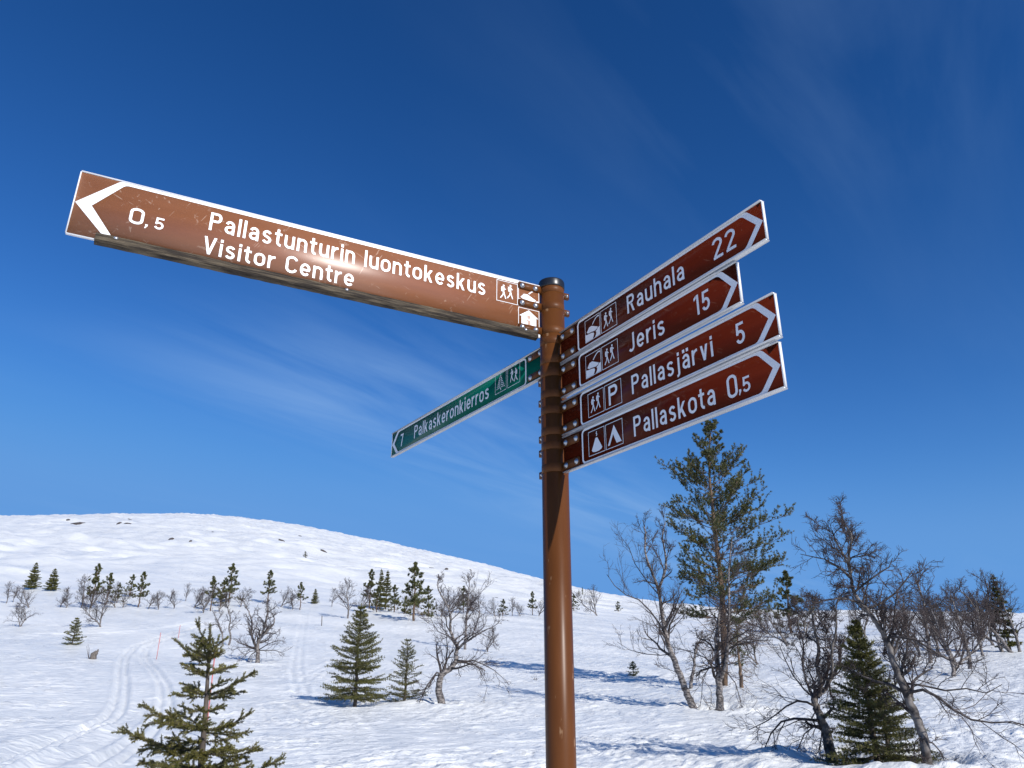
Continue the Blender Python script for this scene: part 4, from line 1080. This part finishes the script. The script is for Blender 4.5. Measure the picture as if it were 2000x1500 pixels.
main = [((409, 1280), (398, 1228, -.05), (386, 1195, -.08)), ((408, 1285), (375, 1262, .05), (346, 1232, .05)), ((410, 1280), (424, 1252, -.1), (429, 1228, -.1)),
        ((407, 1305), (382, 1296, -.1), (358, 1278, -.1)), ((409, 1300), (436, 1290, .1), (464, 1281, .1)), ((405, 1345), (455, 1322, 0), (500, 1296, -.05)),
        ((405, 1345), (370, 1342, 0), (340, 1336, .05)), ((405, 1340), (384, 1328, .2), (361, 1318, .25)), ((406, 1350), (438, 1338, .2), (468, 1340, .25)), ((406, 1335), (425, 1320, -.1), (450, 1309, -.15)),
        ((401, 1408), (345, 1392, 0), (281, 1360, .0)), ((401, 1408), (448, 1402, -.05), (496, 1372, -.1)), ((402, 1405), (360, 1395, -.25), (297, 1392, -.35)), ((402, 1412), (440, 1418, .2), (482, 1414, .3)), ((402, 1410), (365, 1378, .25), (330, 1382, .35)),
        ((398, 1452), (310, 1440, 0), (236, 1404, -.05)), ((398, 1455), (350, 1440, .25), (295, 1437, .4)), ((399, 1452), (455, 1462, .1), (511, 1444, .1)), ((399, 1452), (430, 1444, -.2), (458, 1444, -.3)), ((398, 1448), (360, 1470, -.3), (318, 1478, -.4)),
        ((396, 1495), (480, 1500, 0), (553, 1462, -.05)), ((396, 1495), (335, 1482, .1), (276, 1472, .15)), ((396, 1498), (440, 1490, -.25), (500, 1490, -.4)), ((396, 1498), (340, 1505, -.2), (294, 1484, -.3))]
for b0, b1, b2 in main: bough([f(*b0), f(*b1), f(*b2)], rn)
for y0, ln_, cnt, el in ((1252, .12, 5, .55), (1272, .17, 6, .4), (1300, .20, 5, .25), (1340, .22, 4, .1), (1372, .18, 4, .1), (1408, .30, 4, .05), (1430, .22, 4, 0), (1455, .38, 5, 0), (1480, .32, 5, 0), (1500, .46, 6, 0), (1545, .55, 7, 0)):
    p0 = f(413 + (1207 - y0) * .066, y0)
    for q in range(cnt):
        az = q * 6.283 / cnt + rn.u(-.4, .4); dd = np.array([math.cos(az) * math.cos(el), math.sin(az) * math.cos(el), math.sin(el)]); L = ln_ * rn.u(.75, 1.15)
        p1 = p0 + dd * L * .5; bough([p0, p1, p1 + (dd + UP * .22) * L * .5], rn, .75)
bough([f(412, 1250), f(412.5, 1228), top + np.array([0, 0, .01])], rn, .6)

# ---- mid-distance conifers left of the post
g0, f = rel((692, 1380)); hh = px_height(g0, (714, 1178))
mid_spruce = conifer_obj(spruce_geo(33, hh, .06, 1.22, 24, 7, .07, .012, 7, .26, .10, 9, .80), 'spruce_tree', 'full dark spruce with spreading lower boughs, left of the crooked birch', g0, 'bark_spruce', 'needle_spruce')
g0, f = rel((790, 1375)); hh = px_height(g0, (794, 1246))
conifer_obj(spruce_geo(34, hh, .045, .62, 17, 6, .06, .011, 6, .05, .03, 8, .5, .1), 'spruce_tree', 'small thin-topped spruce between the full spruce and the crooked birch', g0, 'bark_spruce', 'needle_spruce')
g0, f = rel((140, 1262)); hh = px_height(g0, (145, 1205))
conifer_obj(spruce_geo(35, hh, .03, .62, 10, 6, .08, .018, 6, .1, .03, 7, .7), 'spruce_tree', 'tiny lone spruce with a bare leader at the far left', g0, 'bark_spruce', 'needle_spruce')
g0, f = rel((388, 1302)); hh = px_height(g0, (392, 1240))
conifer_obj(spruce_geo(36, hh, .03, .55, 10, 6, .08, .018, 6, .1, .03, 7, .7), 'spruce_tree', 'little dark spruce hidden behind the young foreground spruce', g0, 'bark_spruce', 'needle_spruce')
g0, f = rel((1237, 1318)); hh = px_height(g0, (1236, 1290))
conifer_obj(spruce_geo(37, hh, .025, .34, 8, 5, .06, .014, 6, .1, .03, 6, .7), 'spruce_tree', 'knee-high spruce in the pine shadow right of the post', g0, 'bark_spruce', 'needle_spruce')

# ---- far trees: a few forms, every tree its own object
FG = 'trees along the foot of the fell'
H0 = 5.0
forms = {}
def form(key, geo, kind):
    # a form of nominal height H0 kept as meshes until the first tree uses it
    gs_ = [geo[0], geo[2]]; zmax = max(v_[:, 2].max() for g_ in gs_ for v_ in g_.v); k_ = H0 / zmax
    for g_ in [geo[0], geo[2]] + (list(geo[1]) if isinstance(geo[1], list) else [geo[1]]): g_.v = [v_ * k_ for v_ in g_.v]
    forms[key] = [kind, geo, None]
form('pa', pine_geo(41, H0, .09, .20, 1.75, 50, .20, .046, 9, 1.1, 10), 'pine'); form('pb', pine_geo(42, H0, .10, .08, 2.5, 56, .20, .046, 9, 1.0, 12, (.04, 0)), 'pine'); form('pc', pine_geo(43, H0, .09, .34, 2.0, 42, .20, .046, 9, 1.1, 12, (-.05, .02)), 'pine')
form('sa', spruce_geo(44, H0, .08, 1.4, 18, 6, .17, .040, 5, .25, .08, 6, .75), 'spruce'); form('sb', spruce_geo(45, H0, .08, .80, 18, 6, .16, .038, 5, .3, .06, 5, .8, .1), 'spruce')
def bform(seed, spread, limbs, stems):
    rn = Rnd(seed); tr = []
    for s_ in range(stems):
        a = rn.u(0, 6.28); P = wander((0, 0, 0), (math.cos(a) * .25 * spread, math.sin(a) * .25 * spread, 1), H0 * rn.u(.7, .9), 8, rn, .17 * spread, .1); tr.append((P, .085 * (.8 if s_ else 1), .012))
    return birch_geo(seed + 1, tr, .1, limbs + 4, 6, 5, 1.2 + .4 * spread, .2, .0088, .13, (), fine=3)
form('ba', bform(51, .8, 13, 1), 'birch'); form('bb', bform(53, 1.1, 9, 2), 'birch'); form('bc', bform(55, 1.4, 8, 2), 'birch'); form('bd', bform(57, 1.7, 7, 2), 'birch')
def far(key, bx, by, tx, ty, label, wide=1.0, rz=None):
    kind, geo, src = forms[key]; g0 = hit(bx, by); hh = max(px_height(g0, (tx, ty)), .4); k = hh / H0
    rz = (bx * 1.7 + by * .9) % 6.283 if rz is None else rz; sc = (k * wide, k * wide, k)
    if src is None:
        if kind == 'birch': forms[key][2] = birch_obj(geo, label, g0, FG, rz, sc, False)
        else: forms[key][2] = conifer_obj(geo, kind + '_tree', label, g0, 'bark_' + kind, 'needle_' + kind, FG, rz, sc)
    else: copy_tree(src, label, g0, rz, sc, FG)
for a in [
    ('sa', 60, 1151, 70, 1096, 'leftmost far spruce at the foot of the fell'),
    ('sa', 99, 1153, 106, 1108, 'second far spruce from the left frame edge', 1.15),
    ('pa', 177, 1187, 178, 1097, 'tallest slim pine of the far left clump'),
    ('pc', 207, 1182, 207, 1116, 'thin pine just right of the slim tall one in the far left clump'),
    ('pb', 252, 1166, 252, 1119, 'broad low pine touching the snow in the far left clump'),
    ('pa', 270, 1187, 267, 1113, 'rightmost pine of the far left clump, on a bare trunk'),
    ('pc', 411, 1192, 411, 1122, 'narrow pine left of the bushiest far pine'),
    ('pb', 447, 1176, 447, 1097, 'bushiest far pine above the young spruce top'),
    ('pa', 522, 1178, 522, 1111, 'pale far pine behind the bushy birch', 1.1),
    ('pc', 586, 1191, 588, 1135, 'small far pine with a bare foot, right of the bushy birch'),
    ('sa', 614, 1179, 616, 1148, 'small neat conical spruce on the rise'),
    ('pa', 721, 1189, 722, 1109, 'yellowish pine rising straight behind the full dark spruce'),
    ('sb', 741, 1190, 741, 1109, 'dark spire-shaped spruce in the middle far clump'),
    ('sb', 753, 1190, 757, 1112, 'second dark spire in the middle far clump, its neighbour to the right', 1.15),
    ('pb', 770, 1196, 772, 1140, 'low pine filling the gap in the middle far clump'),
    ('pb', 808, 1213, 811, 1094, 'largest far pine left of the post, alone on its trunk'),
    ('pb', 905, 1197, 900, 1142, 'dark pine behind the crown of the upright birch'),
    ('pb', 982, 1204, 982, 1168, 'squat shrubby pine between the birches and the post', 1.2),
    ('pa', 1040, 1201, 1036, 1153, 'far pine just left of the post'),
    ('pb', 1121, 1193, 1121, 1158, 'far pine peeping out right of the post'),
    ('sb', 1131, 1165, 1131, 1150, 'left of the two tiny spires on the fell shoulder', .8),
    ('sb', 1138, 1164, 1138, 1145, 'right of the two tiny spires on the fell shoulder', .8),
    ('pb', 1207, 1196, 1201, 1173, 'dark shrub-like pine low on the right snow shoulder', 1.3),
    ('pb', 596, 1091, 596, 1076, 'lone dark shrub high on the fell slope', 1.3),
    ('pb', 1545, 1236, 1542, 1110, 'broad far pine between the tall pine and the gnarled birch', 1.05),
    ('pa', 1918, 1222, 1917, 1171, 'small far pine seen between right-hand birches'),
    ('sb', 1974, 1274, 1966, 1116, 'dark conifer near the right frame edge', 1.0),
    ('ba', 12, 1178, 10, 1132, 'leftmost far birch at the frame edge'), ('ba', 26, 1176, 28, 1140, 'thin far birch second from the left frame edge'),
    ('bb', 57, 1188, 52, 1140, 'leaning far birch below the leftmost spruces'), ('bd', 40, 1225, 38, 1166, 'spreading birch propped on bent stems at the left edge', 1.2),
    ('bb', 196, 1227, 193, 1150, 'forked birch standing alone on the open snow at the left'), ('bd', 130, 1188, 131, 1160, 'low bent birch scrub left of the far clump', 1.5),
    ('ba', 158, 1188, 152, 1118, 'grey birch left of the slim tall pine'), ('bb', 225, 1186, 224, 1135, 'tangled birch in the middle of the far left clump'),
    ('bd', 290, 1190, 288, 1150, 'drooping birch right of the far left clump'), ('bc', 309, 1191, 300, 1148, 'white-stemmed short birch right of the drooping one'), ('bc', 340, 1189, 335, 1146, 'arched small birch out on the open snow'),
    ('ba', 362, 1174, 360, 1136, 'faint grey birch behind the arched small birch'), ('bb', 397, 1197, 392, 1140, 'birch left of the narrow far pine'), ('bc', 428, 1194, 425, 1150, 'low birch thicket below the bushiest far pine'),
    ('ba', 648, 1186, 650, 1146, 'small grey birch right of the neat conical spruce'), ('ba', 679, 1208, 680, 1126, 'taller grey birch left of the middle far clump', 1.15), ('bc', 704, 1196, 700, 1140, 'brown birch scrub at the left of the middle far clump'),
    ('bb', 880, 1200, 872, 1150, 'birch scrub behind the crooked birch crown'), ('bb', 938, 1200, 940, 1150, 'reddish birch scrub right of the upright birch'), ('bc', 952, 1272, 948, 1216, 'low twiggy birch right of the crooked birch', .9),
    ('ba', 1000, 1204, 1000, 1164, 'grey far birch right of the squat pine'), ('bb', 1016, 1204, 1018, 1172, 'short far birch left of the post'),
    ('bb', 1166, 1202, 1163, 1142, 'dark bare tree on the right snow shoulder'),
    ('ba', 1817, 1294, 1821, 1092, 'tallest slim birch of the right background group'), ('bb', 1862, 1322, 1849, 1144, 'white-footed birch of the right background group'), ('ba', 1894, 1308, 1887, 1126, 'straight birch right of the white-footed one'),
    ('bb', 1873, 1304, 1878, 1160, 'dark thin birch between the white-footed and the straight one'), ('ba', 1832, 1278, 1834, 1140, 'thin birch just right of the tallest slim one'), ('bc', 1797, 1284, 1790, 1160, 'scrubby birch left of the tallest slim one'),
    ('ba', 1958, 1275, 1942, 1102, 'leaning birch left of the dark conifer at the right edge'), ('ba', 1992, 1275, 1996, 1120, 'rightmost birch at the frame edge'), ('bb', 1976, 1276, 1978, 1118, 'birch tangled in front of the dark edge conifer'),
    ('bb', 1500, 1240, 1502, 1135, 'birch scrub right behind the tall pine crown'), ('bc', 1575, 1248, 1570, 1150, 'birch scrub under the broad far pine'), ('bb', 1620, 1236, 1615, 1140, 'far birch behind the gnarled birch crown'), ('bc', 1740, 1240, 1745, 1150, 'far birch seen through the leaning gnarled birch'),
    ('bb', 1480, 1300, 1475, 1200, 'low birch thicket right of the tall pine'),
    ('bc', 118, 1186, 115, 1142, 'reddish scrub birch under the second far spruce'), ('bb', 176, 1189, 172, 1142, 'scrub birch at the foot of the slim tall pine'), ('bc', 240, 1188, 243, 1148, 'scrub birch in front of the broad low pine'),
    ('pb', 228, 1178, 230, 1136, 'half-hidden low pine left of the broad low pine'), ('pb', 430, 1184, 428, 1130, 'low pine leaning against the bushiest far pine'), ('bb', 378, 1186, 376, 1140, 'reddish scrub birch left of the narrow far pine'),
    ('bc', 470, 1186, 474, 1142, 'scrub birch right of the bushiest far pine'), ('bb', 548, 1186, 545, 1140, 'scrub birch right of the pale far pine'), ('bc', 572, 1190, 566, 1152, 'low brown scrub left of the small bare-footed pine'),
    ('pb', 735, 1196, 730, 1142, 'low dark pine at the foot of the first dark spire'), ('bb', 788, 1200, 786, 1150, 'brown scrub left of the largest far pine'), ('pb', 836, 1204, 838, 1142, 'dark bushy pine right of the largest far pine'),
    ('bb', 860, 1204, 856, 1156, 'thin brown scrub above the crooked birch'), ('bc', 924, 1202, 920, 1152, 'brown scrub between the two dark pines near the upright birch'), ('bb', 968, 1206, 964, 1166, 'thin scrub left of the squat pine'), ('bb', 1052, 1203, 1050, 1160, 'scrub birch touching the left edge of the post'),
    ('ba', 1780, 1262, 1776, 1130, 'grey birch farther back left of the right background group'), ('bb', 1850, 1262, 1856, 1140, 'bushy birch farther back in the right background group'), ('ba', 1920, 1282, 1926, 1142, 'grey birch between the straight one and the edge group'),
    ('pb', 1840, 1232, 1838, 1176, 'low dark pine at the back of the right background group'), ('bb', 1940, 1262, 1936, 1140, 'twiggy birch left of the edge group'), ('bc', 1905, 1246, 1902, 1160, 'low scrub below the small far pine on the right'),
    ('bb', 1690, 1246, 1684, 1150, 'far birch showing over the dense spruce'), ('bb', 1540, 1262, 1532, 1160, 'brown birch scrub left of the gnarled dark birch')]:
    far(*a)

# ------------------------------------------------------------------ trail stakes, stump, bare rock
def stake(base, top, label, r, m_, bands=False):
    g0 = hit(*base); h = px_height(g0, top); d = math.hypot(g0[0], g0[1]); hd = np.array([g0[0], g0[1], 0]) / d; q = ray(*top); tp = q * (d / (q @ hd)) - g0
    root = thing('trail_stake', label, 'stake', tuple(g0), group='red trail stakes' if m_ == 'red_plastic' else None)
    P = np.array([-tp * .15, tp * .5, tp]); G = Geo(); G.tube(P, [r, r, r * .92], 8); obj('rod', G, M[m_], root, smooth=True)
    G = Geo(); G.revolve(tp, tp, [(r * 1.02, -r), (r * 1.05, 0), (r * .7, r * .7), (0, r)], 8); obj('tip', G, M[m_], root, smooth=True)
stake((401, 1443), (419, 1284), 'nearest red trail stake, behind the young foreground spruce', .013, 'red_plastic')
stake((306, 1285), (314, 1236), 'red trail stake beside the bend of the ski track', .016, 'red_plastic')
stake((348, 1248), (352, 1221), 'farthest and thinnest red trail stake', .016, 'red_plastic')
stake((628, 1224), (629, 1203), 'short dark marker stake on the open snow', .035, 'grey_wood')
g0, f = rel((182, 1289)); root = thing('tree_stump', 'leaning broken grey tree stump beside the ski track', 'stump', tuple(g0))
rn = Rnd(5); G = Geo(); P = np.array([f(180, 1294), f(181, 1287), f(184, 1279), f(188, 1272)]); w_ = np.linalg.norm(f(191, 1287) - f(175, 1287)) / 2
G.tube(P + rn.r.normal(size=P.shape) * w_ * .12, [w_ * .95, w_ * .9, w_ * .85, w_ * .55], 9); obj('trunk', G, M['grey_wood'], root)
G = Geo(); G.tube([f(188, 1275), f(191, 1271), f(192, 1268)], [w_ * .45, w_ * .3, w_ * .12], 6); obj('splinter', G, M['grey_wood'], root)
g0, f = rel((174, 1289)); root = thing('sapling', 'thin bare sapling twig beside the broken stump', 'sapling', tuple(g0))
G = Geo()
for tx, ty in ((169, 1262), (172, 1258), (175, 1264)): G.tube([f(174, 1291), f((174 + tx) / 2 - .5, 1275), f(tx, ty)], [.014, .010, .006], 4)
obj('twigs', G, M['twig'], root)
g0, f = rel((1045, 1327)); root = thing('dry_shrub', 'tiny dry shrub poking through the snow left of the post', 'shrub', tuple(g0)); G = Geo(); rn = Rnd(9)
for _ in range(9): P = wander((rn.u(-.08, .08), 0, -.03), (rn.u(-.6, .6), rn.u(-.5, .5), 1), rn.u(.12, .28), 3, rn, .3, 0); G.tube(P, [.008, .007, .005, .003], 4)
obj('twigs', G, M['twig'], root)
for q, (x, y, w, lab) in enumerate([(150, 1022, 26, 'largest dark bare patch near the fell top'), (232, 1025, 9, 'small bare patch right of the largest one, left of a pair'), (249, 1026, 13, 'bare patch right of the largest one, right of a pair'),
        (133, 1016, 8, 'small bare patch above the largest one'), (254, 1013, 8, 'bare speck close under the fell skyline'), (366, 1035, 12, 'thin bare streak below the fell crest'), (417, 1042, 15, 'longer bare streak right of the thin one'), (334, 1054, 10, 'bare spot halfway up the fell'), (372, 1059, 6, 'tiny bare spot right of the halfway one'),
        (549, 1058, 14, 'bare streak left of the lone fell shrub'), (586, 1044, 9, 'bare streak near the right fell crest'), (631, 1081, 15, 'bare streak right of the lone fell shrub'), (800, 1088, 14, 'bare streak on the sloping right shoulder'),
        (846, 1111, 16, 'dark bare patch above the largest far pine'), (872, 1115, 9, 'dark bare patch just right of the one above the largest far pine'), (970, 1166, 12, 'dark bare patch low on the right shoulder'), (1036, 1124, 22, 'thin bare streak on the skyline left of the post')]):
    g0 = hit_base(x, y); g0[2] = float(ground(g0[0], g0[1])[0]); d = math.hypot(g0[0], g0[1]); W = w * d / F_PX; rn = Rnd(100 + q)
    root = thing('rock_outcrop', lab, 'rock', tuple(g0), group='bare rock patches on the fell')
    hd = np.array([g0[0], g0[1], 0]) / d; sd = np.array([hd[1], -hd[0], 0]); n1, n2 = 12, 4; G = Geo(); V = []
    ht = W * .02 + .5; dep = W * .7
    for e in range(n2):
        for h in range(n1):
            a = h * 6.283 / n1; k = math.cos(e / n2 * 1.57) * rn.u(.75, 1.1); px_, py_ = sd * math.cos(a) * W * .5 * k, hd * math.sin(a) * dep * k
            pp = px_ + py_; zz = float(ground(g0[0] + pp[0], g0[1] + pp[1])[0]) - g0[2]; V.append(pp + UP * (zz - .8 * (e == 0) + ht * math.sin(e / n2 * 1.57) * rn.u(.7, 1.1)))
    V.append(np.array([0, 0, ht * .9])); Q = [(e * n1 + h, e * n1 + (h + 1) % n1, (e + 1) * n1 + (h + 1) % n1, (e + 1) * n1 + h) for e in range(n2 - 1) for h in range(n1)]
    G.add(V, quad=Q, tri=[((n2 - 1) * n1 + h, (n2 - 1) * n1 + (h + 1) % n1, n1 * n2) for h in range(n1)]); obj('rock_face', G, M['rock'], root)
